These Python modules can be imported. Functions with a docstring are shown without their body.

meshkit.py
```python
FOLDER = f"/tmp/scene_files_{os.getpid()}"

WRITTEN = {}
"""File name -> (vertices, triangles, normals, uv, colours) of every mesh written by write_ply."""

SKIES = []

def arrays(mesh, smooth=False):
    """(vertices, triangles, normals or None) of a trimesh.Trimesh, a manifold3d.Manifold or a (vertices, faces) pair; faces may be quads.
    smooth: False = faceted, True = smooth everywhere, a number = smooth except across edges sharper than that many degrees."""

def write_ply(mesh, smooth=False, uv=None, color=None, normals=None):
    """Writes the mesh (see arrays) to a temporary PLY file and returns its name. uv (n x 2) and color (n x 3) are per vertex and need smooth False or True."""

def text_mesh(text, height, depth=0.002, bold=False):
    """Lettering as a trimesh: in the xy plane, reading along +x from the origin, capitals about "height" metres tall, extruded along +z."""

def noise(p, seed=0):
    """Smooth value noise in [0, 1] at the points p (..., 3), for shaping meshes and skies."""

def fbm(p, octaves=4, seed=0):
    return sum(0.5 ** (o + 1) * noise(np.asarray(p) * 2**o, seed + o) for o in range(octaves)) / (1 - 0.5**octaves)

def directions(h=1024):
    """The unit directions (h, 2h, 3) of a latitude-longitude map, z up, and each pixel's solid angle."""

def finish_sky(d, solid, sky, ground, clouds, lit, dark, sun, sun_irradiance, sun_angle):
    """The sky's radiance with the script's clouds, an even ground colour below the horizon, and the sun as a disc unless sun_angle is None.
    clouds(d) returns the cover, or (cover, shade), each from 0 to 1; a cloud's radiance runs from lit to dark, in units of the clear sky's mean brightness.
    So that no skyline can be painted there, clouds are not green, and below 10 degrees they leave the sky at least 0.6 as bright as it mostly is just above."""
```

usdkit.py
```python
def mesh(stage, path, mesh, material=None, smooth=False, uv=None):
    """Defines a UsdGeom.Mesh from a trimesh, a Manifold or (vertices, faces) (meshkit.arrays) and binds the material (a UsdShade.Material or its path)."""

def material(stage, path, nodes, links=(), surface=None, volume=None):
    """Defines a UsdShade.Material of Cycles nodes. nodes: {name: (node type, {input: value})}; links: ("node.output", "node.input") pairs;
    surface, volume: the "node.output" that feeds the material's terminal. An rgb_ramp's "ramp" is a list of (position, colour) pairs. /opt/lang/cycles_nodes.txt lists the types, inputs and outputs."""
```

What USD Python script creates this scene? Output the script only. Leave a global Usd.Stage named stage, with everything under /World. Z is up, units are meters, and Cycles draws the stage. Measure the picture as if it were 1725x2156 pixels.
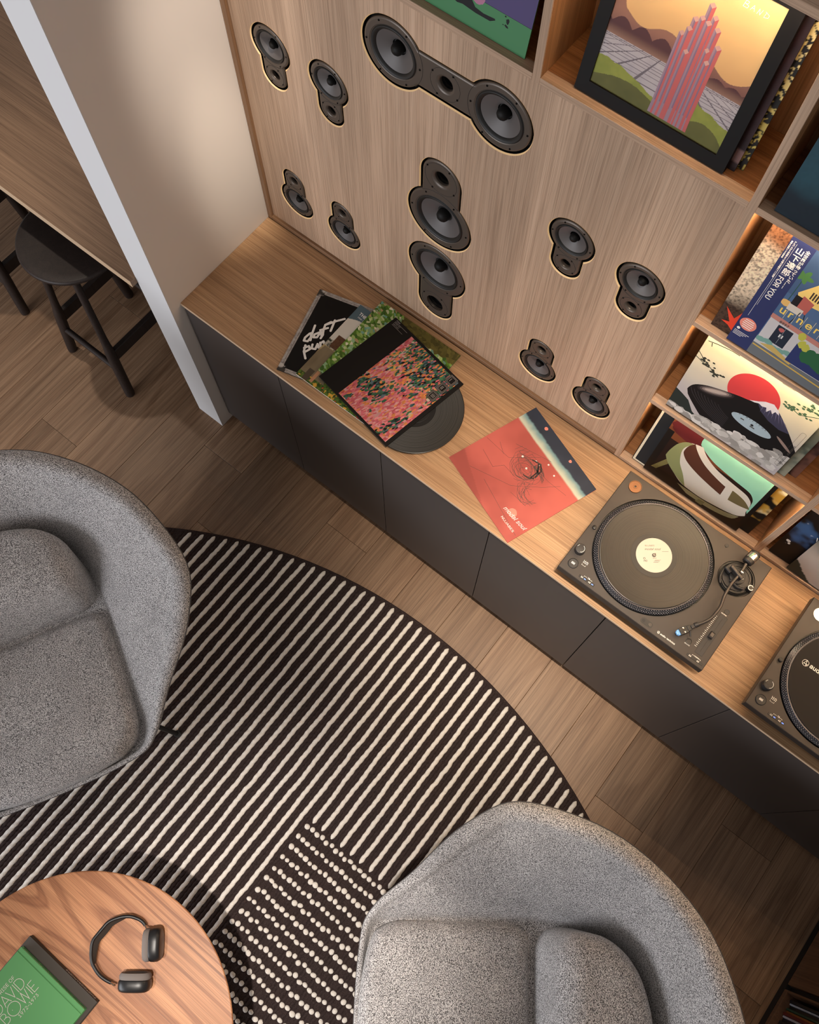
import math, random
import numpy as np, trimesh, shapely
from shapely.geometry import Polygon, Point, LineString, MultiPolygon, box as sbox
from shapely.ops import unary_union
from shapely import affinity
from pxr import Usd, UsdGeom, UsdLux, UsdShade, Gf, Sdf, Vt
import usdkit, meshkit

random.seed(7); RNG = np.random.default_rng(7)
stage = Usd.Stage.CreateInMemory()
UsdGeom.SetStageUpAxis(stage, UsdGeom.Tokens.z); UsdGeom.SetStageMetersPerUnit(stage, 1.0)
UsdGeom.Xform.Define(stage, '/World'); UsdGeom.Scope.Define(stage, '/World/Looks')
PI = math.pi

# ------------------------------------------------------------------ camera
CAM_R = np.array([[0.7836466, 0.6212060, 0.0010335], [0.5848656, -0.7372407, -0.3382431], [-0.2093567, 0.2656675, -0.9410582]])
CAM_C = np.array([1.56637, -1.22510, 3.32796])
cam = UsdGeom.Camera.Define(stage, '/World/camera')
m = np.eye(4); m[0, :3], m[1, :3], m[2, :3], m[3, :3] = CAM_R[0], -CAM_R[1], -CAM_R[2], CAM_C
cam.AddTransformOp().Set(Gf.Matrix4d(*m.ravel().tolist()))
cam.CreateHorizontalApertureAttr(36.0); cam.CreateVerticalApertureAttr(36.0 * 2156 / 1725)
cam.CreateFocalLengthAttr(36.0 * 1895.64 / 1725); cam.CreateClippingRangeAttr(Gf.Vec2f(0.05, 100))
cam.CreateExposureAttr(0.0)

# ------------------------------------------------------------------ lights
def xf(prim, pos, target=None):
    """local -Z looks at target"""
    x = UsdGeom.Xformable(prim)
    if target is None:
        x.AddTranslateOp().Set(Gf.Vec3d(*pos)); return
    b = np.array(pos, float) - np.array(target, float); b /= np.linalg.norm(b)
    up = np.array([0, 0, 1.0]) if abs(b[2]) < .95 else np.array([0, 1.0, 0])
    r = np.cross(up, b); r /= np.linalg.norm(r); u = np.cross(b, r)
    M = np.eye(4); M[0, :3], M[1, :3], M[2, :3], M[3, :3] = r, u, b, pos
    x.AddTransformOp().Set(Gf.Matrix4d(*M.ravel().tolist()))

def rect(name, pos, target, w, h, power, col):
    l = UsdLux.RectLight.Define(stage, '/World/' + name)
    l.CreateWidthAttr(w); l.CreateHeightAttr(h); l.CreateIntensityAttr(power); l.CreateColorAttr(Gf.Vec3f(*col)); xf(l, pos, target)

def spot(name, pos, target, power, col, angle, soft=.6, radius=.04):
    l = UsdLux.SphereLight.Define(stage, '/World/' + name)
    l.CreateRadiusAttr(radius); l.CreateIntensityAttr(power); l.CreateColorAttr(Gf.Vec3f(*col))
    s = UsdLux.ShapingAPI.Apply(l.GetPrim()); s.CreateShapingConeAngleAttr(angle); s.CreateShapingConeSoftnessAttr(soft)
    xf(l, pos, target)

dome = UsdLux.DomeLight.Define(stage, '/World/ambient_sky'); dome.CreateIntensityAttr(0.09); dome.CreateColorAttr(Gf.Vec3f(1.0, .93, .88))  # even fill added in place of bounce from the unbuilt room, no sky indoors
WARM, WARMER, COOL = (1.0, .74, .48), (1.0, .62, .32), (.92, .945, 1.0)
rect('window_daylight', (-.6, -5.0, 1.5), (.8, 0, 1.1), 2.8, 2.2, 6.7, COOL)
spot('ceiling_spot_console', (1.55, -.75, 3.6), (1.30, -.30, .85), 3700, (1.0, .86, .70), 16, 1.0)
spot('ceiling_spot_rug', (1.55, -1.95, 3.6), (1.42, -1.75, 0), 6800, (1.0, .91, .82), 13.5, 1.0)
spot('ceiling_spot_floor', (1.7, -.8, 3.6), (1.55, -.58, 0), 4800, (1.0, .83, .64), 12, 1.0)
spot('ceiling_spot_table', (1.08, -2.4, 3.6), (1.08, -2.25, 0), 2400, (1.0, .90, .80), 10.5, 1.0)
spot('ceiling_spot_wall', (1.0, -.35, 3.5), (0, -.07, 1.54), 3300, (1.0, .88, .74), 8, 1.0)  # added spot, stands in for a blurred ceiling-light reflection on the beige wall
spot('ceiling_spot_corner', (.8, -.30, 3.5), (0, -.085, 1.14), 2600, (1.0, .88, .70), 4.4, 1.0)  # added too, makes the lower of the two soft wall reflections
spot('ceiling_spot_counter', (-1.1, -.3, 3.5), (-.75, -.85, 0), 1700, (1.0, .88, .74), 15, 1.0)

# ------------------------------------------------------------------ helpers
def tag(p, **kw):
    for k, v in kw.items():
        if v: p.SetCustomDataByKey(k, v)

def numbered(parent, name):
    path = f'{parent}/{name}'; n = 0
    while stage.GetPrimAtPath(path):
        n += 1; path = f'{parent}/{name}_{n:03d}'
    return path

def pth(parent): return '/World' if parent is None else (parent if isinstance(parent, str) else str(parent.GetPath()))

def obj(name, mesh, mat, parent=None, smooth=False, color=None, **kw):
    path = numbered(pth(parent), name)
    if color is not None: smooth = False
    g = usdkit.mesh(stage, path, mesh, M[mat] if isinstance(mat, str) else mat, smooth=smooth)
    if color is not None:
        pv = UsdGeom.PrimvarsAPI(g).CreatePrimvar('Cd', Sdf.ValueTypeNames.Color3fArray, 'vertex')
        pv.Set(Vt.Vec3fArray.FromNumpy(np.asarray(color, np.float32)))
    tag(g.GetPrim(), **kw)
    return g.GetPrim()

def thing(name, label, category, group=None, mat4=None, loc=None, rz=0, kind=None):
    x = UsdGeom.Xform.Define(stage, numbered('/World', name))
    if mat4 is not None: x.AddTransformOp().Set(Gf.Matrix4d(*np.asarray(mat4, float).T.ravel().tolist()))
    elif loc is not None:
        x.AddTranslateOp().Set(Gf.Vec3d(*loc))
        if rz: x.AddRotateZOp().Set(rz)
    tag(x.GetPrim(), label=label, category=category, group=group, kind=kind)
    return x.GetPrim()

def copy_of(src, label, category, group, loc, ry=0):
    x = UsdGeom.Xform.Define(stage, numbered('/World', src.GetName()))
    x.GetPrim().GetReferences().AddInternalReference(src.GetPath()); x.GetPrim().SetInstanceable(True)
    x.ClearXformOpOrder(); x.AddTranslateOp(opSuffix='p').Set(Gf.Vec3d(*loc))
    if ry: x.AddRotateYOp(opSuffix='p').Set(ry)
    tag(x.GetPrim(), label=label, category=category, group=group)
    return x.GetPrim()

cat = trimesh.util.concatenate
def TM(v, f):
    f = np.asarray(f)
    if f.shape[1] == 4: f = np.vstack([f[:, [0, 1, 2]], f[:, [0, 2, 3]]])
    return trimesh.Trimesh(np.asarray(v, float), f, process=False)

def bx(x0, x1, y0, y1, z0, z1, b=0.0):
    if b <= 0:
        t = trimesh.creation.box([x1 - x0, y1 - y0, z1 - z0]); t.apply_translation([(x0 + x1) / 2, (y0 + y1) / 2, (z0 + z1) / 2]); return t
    P = []
    for X, sx in ((x0, 1), (x1, -1)):
        for Y, sy in ((y0, 1), (y1, -1)):
            for Z, sz in ((z0, 1), (z1, -1)):
                P += [(X, Y + sy * b, Z + sz * b), (X + sx * b, Y, Z + sz * b), (X + sx * b, Y + sy * b, Z)]
    return trimesh.convex.convex_hull(np.array(P))

def lathe(prof, n=48, flip=False):
    prof = np.asarray(prof, float); a = np.arange(n) * 2 * PI / n
    v = np.stack([prof[:, None, 0] * np.cos(a), prof[:, None, 0] * np.sin(a), np.repeat(prof[:, 1:2], n, 1)], -1).reshape(-1, 3)
    k = len(prof); i, j = np.meshgrid(np.arange(k - 1), np.arange(n), indexing='ij'); j2 = (j + 1) % n
    f = np.stack([i * n + j, i * n + j2, (i + 1) * n + j2, (i + 1) * n + j], -1).reshape(-1, 4)
    t = TM(v, f)
    if flip: t.invert()
    return t

def tube(pts, r, n=12, closed=False, caps=True):
    P = np.asarray(pts, float); k = len(P); r = np.broadcast_to(np.asarray(r, float), (k,))
    T = np.gradient(P, axis=0) if not closed else np.roll(P, -1, 0) - np.roll(P, 1, 0)
    T /= np.linalg.norm(T, axis=1)[:, None]
    ref = np.array([0, 0, 1.0]) if abs(T[0, 2]) < .9 else np.array([1.0, 0, 0])
    v = []; u = np.cross(T[0], ref); u /= np.linalg.norm(u)
    for i in range(k):
        u = u - T[i] * (u @ T[i]); u /= np.linalg.norm(u); w = np.cross(T[i], u)
        a = np.arange(n) * 2 * PI / n
        v.append(P[i] + r[i] * (np.cos(a)[:, None] * u + np.sin(a)[:, None] * w))
    v = np.concatenate(v); f = []
    for i in range(k if closed else k - 1):
        i2 = (i + 1) % k
        for j in range(n):
            j2 = (j + 1) % n; f.append((i * n + j, i * n + j2, i2 * n + j2, i2 * n + j))
    t = TM(v, f)
    if caps and not closed:
        c = [TM(np.vstack([v[i * n:(i + 1) * n], P[i]]), [((j + 1) % n, j, n) if i == 0 else (j, (j + 1) % n, n) for j in range(n)]) for i in (0, k - 1)]
        t = cat([t] + c)
    return t

def spline(pts, n):
    from scipy.interpolate import PchipInterpolator
    P = np.asarray(pts, float); d = np.r_[0, np.cumsum(np.linalg.norm(np.diff(P, axis=0), axis=1))]
    return PchipInterpolator(d, P)(np.linspace(0, d[-1], n))

def extrude(poly, z0, z1):
    ps = list(getattr(poly, 'geoms', [poly])); out = []
    for p in ps:
        if p.area < 1e-12: continue
        t = trimesh.creation.extrude_polygon(p, z1 - z0, engine='earcut'); t.apply_translation([0, 0, z0]); out.append(t)
    return cat(out)

def tri2d(poly):
    V, F, n = [], [], 0
    for p in getattr(poly, 'geoms', [poly]):
        if p.geom_type != 'Polygon' or p.area < 1e-12: continue
        v, f = trimesh.creation.triangulate_polygon(p, engine='earcut')
        V.append(v); F.append(f + n); n += len(v)
    return (np.vstack(V), np.vstack(F)) if V else (np.zeros((0, 2)), np.zeros((0, 3), int))

def rot(mesh, axis, deg, at=(0, 0, 0)):
    mesh.apply_transform(trimesh.transformations.rotation_matrix(math.radians(deg), axis, at)); return mesh
def mv(mesh, x=0, y=0, z=0): mesh.apply_translation([x, y, z]); return mesh

def loops(rings, cap_top=False, cap_bot=False, closed=True):
    """rings: list of (n,3) arrays of equal length -> skin"""
    R = np.asarray(rings, float); k, n = R.shape[:2]; v = R.reshape(-1, 3)
    j = np.arange(n if closed else n - 1); j2 = (j + 1) % n
    f = np.concatenate([np.stack([i * n + j, i * n + j2, (i + 1) * n + j2, (i + 1) * n + j], -1) for i in range(k - 1)])
    parts = [TM(v, f)]
    if cap_top: parts.append(TM(np.vstack([R[-1], R[-1].mean(0)]), np.stack([j, j2, np.full(len(j), n)], -1)))
    if cap_bot: parts.append(TM(np.vstack([R[0], R[0].mean(0)]), np.stack([j2, j, np.full(len(j), n)], -1)))
    t = cat(parts); t.merge_vertices(); return t

def glyphs(text, height, bold=False, cjk=False):
    """flat outlines of a text as shapely geometry, baseline at y=0, from x=0"""
    g0 = meshkit.glob
    try:
        if cjk:
            class G:
                @staticmethod
                def glob(p):
                    import glob
                    return glob.glob('/opt/blender-*/*/datafiles/fonts/Noto Sans CJK Regular.woff2') or glob.glob(p)
            meshkit.glob = G
        t = meshkit.text_mesh(text, height, 0.01, bold)
    finally:
        meshkit.glob = g0
    v, f = t.vertices, t.faces
    top = f[(v[f][:, :, 2] > .005).all(1)]
    return unary_union([Polygon(v[q][:, :2]) for q in top]).buffer(0)

def place(g, x, y, deg=0, sx=1, sy=None):
    g = affinity.scale(g, sx, sy or sx, origin=(0, 0)); g = affinity.rotate(g, deg, origin=(0, 0)); return affinity.translate(g, x, y)

# ------------------------------------------------------------------ materials
M = {}
def mat(name, nodes, links, surface='p.BSDF'):
    M[name] = usdkit.material(stage, '/World/Looks/' + name, nodes, links, surface=surface); return M[name]

def plain(name, col, rough=.5, metal=0.0, spec=.5, **kw):
    return mat(name, {'p': ('principled_bsdf', {'base_color': col, 'roughness': rough, 'metallic': metal, 'specular_ior_level': spec, **kw})}, [])

def lin(r, g, b):
    return tuple(((c / 255) / 12.92 if c / 255 <= .04045 else ((c / 255 + .055) / 1.055) ** 2.4) for c in (r, g, b))

def wood(name, axis, light, dark, rough=.45, fine=1.0, cathedral=.0, var=.0, pore=.35, big=1.0, bump=.25, rings=60.0):
    """wood whose grain runs along axis 0/1/2 of object space"""
    def sc(a, b):
        s = [b, b, b]; s[axis] = a; return tuple(s)
    N = {'tc': ('texture_coordinate', {}), 'oi': ('object_info', {}),
         'mo': ('math', {'math_type': 'multiply', 'value2': 23.7 if var else 0.0}),
         'cx': ('combine_xyz', {}), 'add': ('vector_math', {'math_type': 'add'}),
         'm1': ('mapping', {'scale': sc(.8 * big, 80 * big)}), 'n1': ('noise_texture', {'scale': 1.0, 'detail': 5.0, 'roughness': .62, 'distortion': .5}),
         'm2': ('mapping', {'scale': sc(4, 460 * fine)}), 'n2': ('noise_texture', {'scale': 1.0, 'detail': 3.0, 'roughness': .6}),
         'm3': ('mapping', {'scale': sc(.55, 7)}), 'n3': ('noise_texture', {'scale': 1.0, 'detail': 2.0, 'distortion': .8}),
         'm4': ('mapping', {'scale': sc(5, 230 * fine)}), 'n4': ('noise_texture', {'scale': 1.0, 'detail': 2.0}),
         'r1': ('rgb_ramp', {'ramp': [(.22, dark), (.50, tuple((a + b) / 2 for a, b in zip(light, dark))), (.80, light)]}),
         'r2': ('rgb_ramp', {'ramp': [(.35, (.62, .60, .58)), (.55, (1, 1, 1))]}),
         'r3': ('rgb_ramp', {'ramp': [(.3, (.78, .76, .74)), (.7, (1.12, 1.1, 1.08))]}),
         'r4': ('rgb_ramp', {'ramp': [(.60, (1, 1, 1)), (.68, (.52, .45, .40))]}),
         'x1': ('mix', {'mix_type': 'multiply', 'fac': .75}), 'x2': ('mix', {'mix_type': 'multiply', 'fac': .8}), 'x3': ('mix', {'mix_type': 'multiply', 'fac': pore}),
         'b': ('bump', {'strength': bump, 'distance': .0006}),
         'p': ('principled_bsdf', {'roughness': rough, 'specular_ior_level': .4})}

    L = [('oi.random', 'mo.value1'), ('mo.value', 'cx.x'), ('mo.value', 'cx.y'), ('mo.value', 'cx.z'), ('tc.object', 'add.vector1'), ('cx.vector', 'add.vector2')]
    for k in '1234': L += [('add.vector', f'm{k}.vector'), (f'm{k}.vector', f'n{k}.vector')]
    L += [('n1.fac', 'r1.fac'), ('n2.fac', 'r2.fac'), ('n3.fac', 'r3.fac'), ('n4.fac', 'r4.fac'), ('r1.color', 'x1.color1'), ('r2.color', 'x1.color2'),
          ('x1.color', 'x2.color1'), ('r3.color', 'x2.color2'), ('x2.color', 'x3.color1'), ('r4.color', 'x3.color2'), ('n2.fac', 'b.height'), ('b.normal', 'p.normal')]
    last = 'x3.color'
    if cathedral:
        N['mw'] = ('mapping', {'scale': sc(.35, 3.2)}); N['nw'] = ('noise_texture', {'scale': 1.6, 'detail': 1.0})
        N['mm'] = ('math', {'math_type': 'multiply', 'value2': rings}); N['sn'] = ('math', {'math_type': 'sine'})
        N['rw'] = ('rgb_ramp', {'ramp': [(0, (1, 1, 1)), (.62, (.97, .96, .95)), (.9, (.52, .42, .36)), (1.0, (.62, .52, .46))]})
        N['mr'] = ('map_range', {'from_min': -1.0, 'from_max': 1.0}); N['x4'] = ('mix', {'mix_type': 'multiply', 'fac': cathedral})
        L += [('add.vector', 'mw.vector'), ('mw.vector', 'nw.vector'), ('nw.fac', 'mm.value1'), ('mm.value', 'sn.value1'), ('sn.value', 'mr.value'), ('mr.result', 'rw.fac'), (last, 'x4.color1'), ('rw.color', 'x4.color2')]
        last = 'x4.color'
    if var:
        N['hv'] = ('map_range', {'from_min': 0.0, 'from_max': 1.0, 'to_min': 1 - var, 'to_max': 1 + var}); N['hs'] = ('hsv', {'saturation': 1.0})
        L += [('oi.random', 'hv.value'), ('hv.result', 'hs.value'), (last, 'hs.color')]; last = 'hs.color'
    L.append((last, 'p.base_color'))
    return mat(name, N, L)

OAK_L, OAK_D = lin(206, 177, 152), lin(184, 153, 128)
wood('oak_vertical', 2, OAK_L, OAK_D, .5, pore=.22)
wood('oak_along_x', 0, OAK_L, OAK_D, .5)
wood('oak_top', 0, lin(206, 168, 128), lin(152, 114, 82), .42, pore=.5)
wood('oak_shelf', 0, lin(176, 124, 80), lin(122, 80, 48), .45)
wood('oak_frame', 0, lin(168, 132, 100), lin(118, 86, 62), .45)
wood('oak_frame_v', 2, lin(168, 132, 100), lin(118, 86, 62), .45)
wood('oak_inner', 2, lin(204, 156, 110), lin(160, 114, 76), .45)
wood('oak_depth', 1, lin(176, 124, 80), lin(122, 80, 48), .45)
wood('floor_oak', 1, lin(172, 140, 112), lin(124, 95, 72), .42, cathedral=.35, var=.13, fine=.7, bump=.15)
wood('walnut', 0, lin(208, 150, 106), lin(164, 108, 72), .38, cathedral=.8, fine=.8, big=.5, rings=105.0)
wood('counter_wood', 0, lin(168, 136, 108), lin(126, 97, 74), .45, pore=.5)
wood('cabinet_wood', 2, lin(120, 86, 62), lin(84, 58, 40), .5)
wood('dark_ash', 2, lin(56, 45, 41), lin(40, 32, 30), .5)
plain('edge_wood', lin(214, 184, 152), .5)
plain('wall_white', lin(226, 226, 228), .7)
plain('wall_beige', lin(226, 218, 212), .42, spec=.35)
plain('door_grey', lin(72, 66, 64), .48, spec=.35)
plain('dark_gap', lin(14, 12, 11), .8)
plain('plate_bronze', lin(92, 82, 74), .38, metal=.35)
plain('cone_grey', lin(92, 87, 86), .48, metal=.1)
plain('ink_grey', lin(150, 144, 140), .5)
plain('rubber', lin(22, 21, 20), .55)
plain('plug_black', lin(15, 14, 13), .6, spec=.25)
plain('hole_black', lin(6, 6, 7), .6)
plain('engrave', lin(34, 30, 28), .6)
plain('screw', lin(30, 27, 25), .35, metal=.7)
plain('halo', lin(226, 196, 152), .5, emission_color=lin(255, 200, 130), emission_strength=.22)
plain('led', (1, .75, .45), .5, emission_color=(1, .72, .44), emission_strength=80.0)
plain('seam_grey', lin(84, 80, 79), .9)
plain('frame_black', lin(14, 13, 14), .62, spec=.2)
plain('tt_top', lin(50, 44, 41), .45, metal=.2)
plain('tt_base', lin(36, 34, 35), .5)
plain('tt_platter', lin(70, 70, 76), .28, metal=.85)
plain('tt_dot', lin(170, 170, 176), .3, metal=.5)
plain('tt_black', lin(18, 17, 17), .4)
plain('tt_slot', lin(8, 8, 8), .5)
plain('white_ink', lin(232, 230, 226), .5)
plain('chrome', lin(226, 214, 200), .12, metal=1.0)
plain('copper', lin(112, 78, 52), .38, metal=.6)
plain('silver', lin(226, 224, 220), .3, metal=.8)
plain('arm_grey', lin(70, 66, 64), .35, metal=.6)
plain('cart_blue', lin(120, 176, 230), .35)
plain('led_blue', lin(90, 130, 240), .4, emission_color=lin(90, 130, 255), emission_strength=1.0)
plain('slipmat', lin(30, 27, 26), .9)
plain('label_cream', lin(184, 176, 164), .6)
plain('label_black', lin(16, 15, 15), .45)
plain('ink_dark', lin(60, 56, 52), .6)
plain('sleeve_white', lin(230, 226, 214), .6)
plain('sleeve_black', lin(17, 14, 13), .55, spec=.2)
plain('sleeve_red', lin(196, 92, 82), .5)
plain('sleeve_green', lin(70, 110, 60), .5)
plain('headphone_black', lin(22, 21, 22), .38)
plain('cushion_grey', lin(112, 104, 100), .95)
plain('mesh_black', lin(52, 44, 38), .8)
plain('book_black', lin(62, 56, 50), .75)
plain('book_green', lin(72, 132, 74), .7)
plain('book_green_dark', lin(34, 70, 38), .7)
plain('paper', lin(236, 230, 214), .8)
plain('metal_black', lin(34, 31, 30), .4, metal=.5)
plain('table_edge', lin(66, 46, 34), .5)
# printed sleeves: colours come from the mesh (flat print)
mat('print', {'a': ('attribute', {'attribute': 'Cd'}), 'h': ('hsv', {'saturation': .95, 'value': .82}), 'p': ('principled_bsdf', {'roughness': .5, 'specular_ior_level': .22})}, [('a.color', 'h.color'), ('h.color', 'p.base_color')])
# vinyl: concentric grooves
mat('vinyl', {'tc': ('texture_coordinate', {}), 'len': ('vector_math', {'math_type': 'length'}), 's': ('math', {'math_type': 'multiply', 'value2': 420.0}),
              'n': ('noise_texture', {'dimensions': '1D', 'scale': 1.0, 'detail': 3.0, 'roughness': .7}), 'r': ('rgb_ramp', {'ramp': [(.3, lin(22, 20, 18)), (.7, lin(34, 31, 27))]}),
              'rr': ('map_range', {'from_min': .3, 'from_max': .7, 'to_min': .28, 'to_max': .38}), 't': ('tangent', {'direction_type': 'radial', 'axis': 'z'}),
              'p': ('principled_bsdf', {'specular_ior_level': .6, 'anisotropic': .85, 'metallic': .12})},
    [('tc.object', 'len.vector1'), ('len.value', 's.value1'), ('s.value', 'n.w'), ('n.fac', 'r.fac'), ('n.fac', 'rr.value'), ('r.color', 'p.base_color'), ('rr.result', 'p.roughness'), ('t.tangent', 'p.tangent')])
# boucle fabric
mat('boucle', {'tc': ('texture_coordinate', {}), 'm': ('mapping', {'scale': (520, 330, 420)}), 'n': ('noise_texture', {'scale': 1.0, 'detail': 1.5, 'roughness': .6, 'distortion': .6}),
               'n2': ('noise_texture', {'scale': 9.0, 'detail': 3.0}), 'r': ('rgb_ramp', {'ramp': [(.35, lin(56, 53, 53)), (.47, lin(146, 142, 142)), (.60, lin(226, 222, 220))]}),
               'r2': ('rgb_ramp', {'ramp': [(.3, (.86, .86, .86)), (.7, (1.05, 1.05, 1.05))]}), 'x': ('mix', {'mix_type': 'multiply', 'fac': 1.0}),
               'b': ('bump', {'strength': .9, 'distance': .0016}), 'p': ('principled_bsdf', {'roughness': .95, 'specular_ior_level': .15, 'sheen_weight': .25, 'sheen_roughness': .5})},
    [('tc.object', 'm.vector'), ('m.vector', 'n.vector'), ('tc.object', 'n2.vector'), ('n.fac', 'r.fac'), ('n2.fac', 'r2.fac'), ('r.color', 'x.color1'), ('r2.color', 'x.color2'), ('x.color', 'p.base_color'), ('n.fac', 'b.height'), ('b.normal', 'p.normal')])
def yarn(name, lo, hi, scale=500.0):
    mat(name, {'tc': ('texture_coordinate', {}), 'n': ('noise_texture', {'scale': scale, 'detail': 3.0, 'roughness': .6, 'distortion': 1.0}), 'r': ('rgb_ramp', {'ramp': [(.35, lo), (.65, hi)]}),
               'b': ('bump', {'strength': .7, 'distance': .001}), 'p': ('principled_bsdf', {'roughness': .95, 'specular_ior_level': .1})},
        [('tc.object', 'n.vector'), ('n.fac', 'r.fac'), ('r.color', 'p.base_color'), ('n.fac', 'b.height'), ('b.normal', 'p.normal')])
yarn('yarn_cream', lin(216, 206, 194), lin(248, 243, 236))
yarn('yarn_dark', lin(34, 26, 26), lin(74, 62, 60))

H, D = 0.8471, 0.4249          # console height and depth (front at y=-D, back wall at y=0)

# ================================================================== the setting
fl = thing('floor', 'oak plank floor in medium brown boards running towards the speaker wall', 'floor', kind='structure')
stage.GetPrimAtPath(fl.GetPath()).ClearCustomDataByKey('category')
r = random.Random(3)
for k in range(-9, 15):
    x0 = k * .2; ys = [-3.2]
    joints = {0: [-.575, -2.05], 12: [-.515, -1.9], 6: [-1.25], -1: [-1.5], -2: [-1.3], -3: [-.9]}.get(k)
    if joints is None:
        joints, y = [], .2 - r.uniform(.3, 1.7)
        while y > -2.9: joints.append(y); y -= r.uniform(1.2, 1.9)
    ys = [.2] + sorted(joints, reverse=True) + [-3.2]
    for a, b in zip(ys[1:], ys[:-1]):
        obj('plank', bx(x0 + .0004, x0 + .1996, a + .0004, b - .0004, -.02, 0, .0009), 'floor_oak', fl)
obj('subfloor', bx(-1.8, 3.2, -3.2, .2, -.04, -.0205), 'dark_gap', fl)
wl = thing('wall_left', 'slim partition wall with bright white end face and beige side beside the console', 'wall', kind='structure')
obj('partition_core', bx(-.1285, -.0005, -.4640, .2, 0, 3.0), 'wall_white', wl)
obj('end_face', bx(-.1285, 0, -.4666, -.4641, 0, 3.0), 'wall_white', wl)
obj('side_face', bx(-.0004, 0, -.4640, .2, 0, 3.0), 'wall_beige', wl, label='beige painted side face')
wb = obj('wall_back', bx(-1.8, 3.2, .2, .26, -.02, 3.0), 'wall_beige', kind='structure', label='plain beige wall behind the shelving and the wood counter')
for p in (fl, wl): p.ClearCustomDataByKey('category')

# ------------------------------------------------------------------ speakers: outlines (x right, z up, plane y)
def circ(x, z, R, n=72): return Point(x, z).buffer(R, quad_segs=n // 4)
def lobe(R, dz, w, n=72):
    s = 1 if dz > 0 else -1
    return unary_union([circ(0, 0, R), sbox(-w, min(0, dz), w, max(0, dz)), circ(0, dz, w)])
SPK = {'small': dict(R=.058, so=.0465, co=.0375, woof=[(0, 0)], port=(0, -.090), tw=.0290, hole=.0125, w=.0370),
       'upper': dict(R=.0985, so=.0790, co=.0635, woof=[(0, 0)], port=(0, .152), tw=.0490, hole=.0205, w=.0580),
       'lower': dict(R=.0965, so=.0775, co=.0625, woof=[(0, 0)], port=(0, -.168), tw=.0480, hole=.0330, w=.0580),
       'double': dict(R=.0830, so=.0665, co=.0520, woof=[(-.1435, 0), (.1435, 0)], port=(0, 0), tw=.0405, hole=.0175, w=.0460)}
for k, s in SPK.items():
    s['out'] = unary_union([circ(-.1435, 0, .083), circ(.1435, 0, .083), sbox(-.1435, -.046, .1435, .046)]) if k == 'double' else lobe(s['R'], s['port'][1], s['w'])

def ring_at(poly, off, y):
    g = poly.buffer(off, quad_segs=12)
    c = np.array(g.exterior.coords)[:-1]
    return g, c

def resample(poly, n=220):
    e = poly.exterior; L = e.length
    return np.array([e.interpolate(L * i / n).coords[0] for i in range(n)])

def offset_loop(P, d):
    """moves each point of a clockwise/ccw loop outwards by d"""
    t = np.roll(P, -1, 0) - np.roll(P, 1, 0); t /= np.linalg.norm(t, axis=1)[:, None]
    n = np.c_[t[:, 1], -t[:, 0]]
    area = .5 * np.sum(P[:, 0] * np.roll(P[:, 1], -1) - np.roll(P[:, 0], -1) * P[:, 1])
    return P + n * (d if area > 0 else -d)

def xz(P, y): return np.c_[P[:, 0], np.full(len(P), y), P[:, 1]]

PY = .010        # front of the wood panel; the wall's y=0 is the front of the frame
def wall_lathe(prof, n=56):
    """profile (r, depth into the wall from the panel front) around an axis that points at the room"""
    p = np.array(prof, float); t = lathe(np.c_[p[:, 0], -p[:, 1]], n)
    rot(t, [1, 0, 0], 90); return mv(t, 0, PY, 0)

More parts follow.
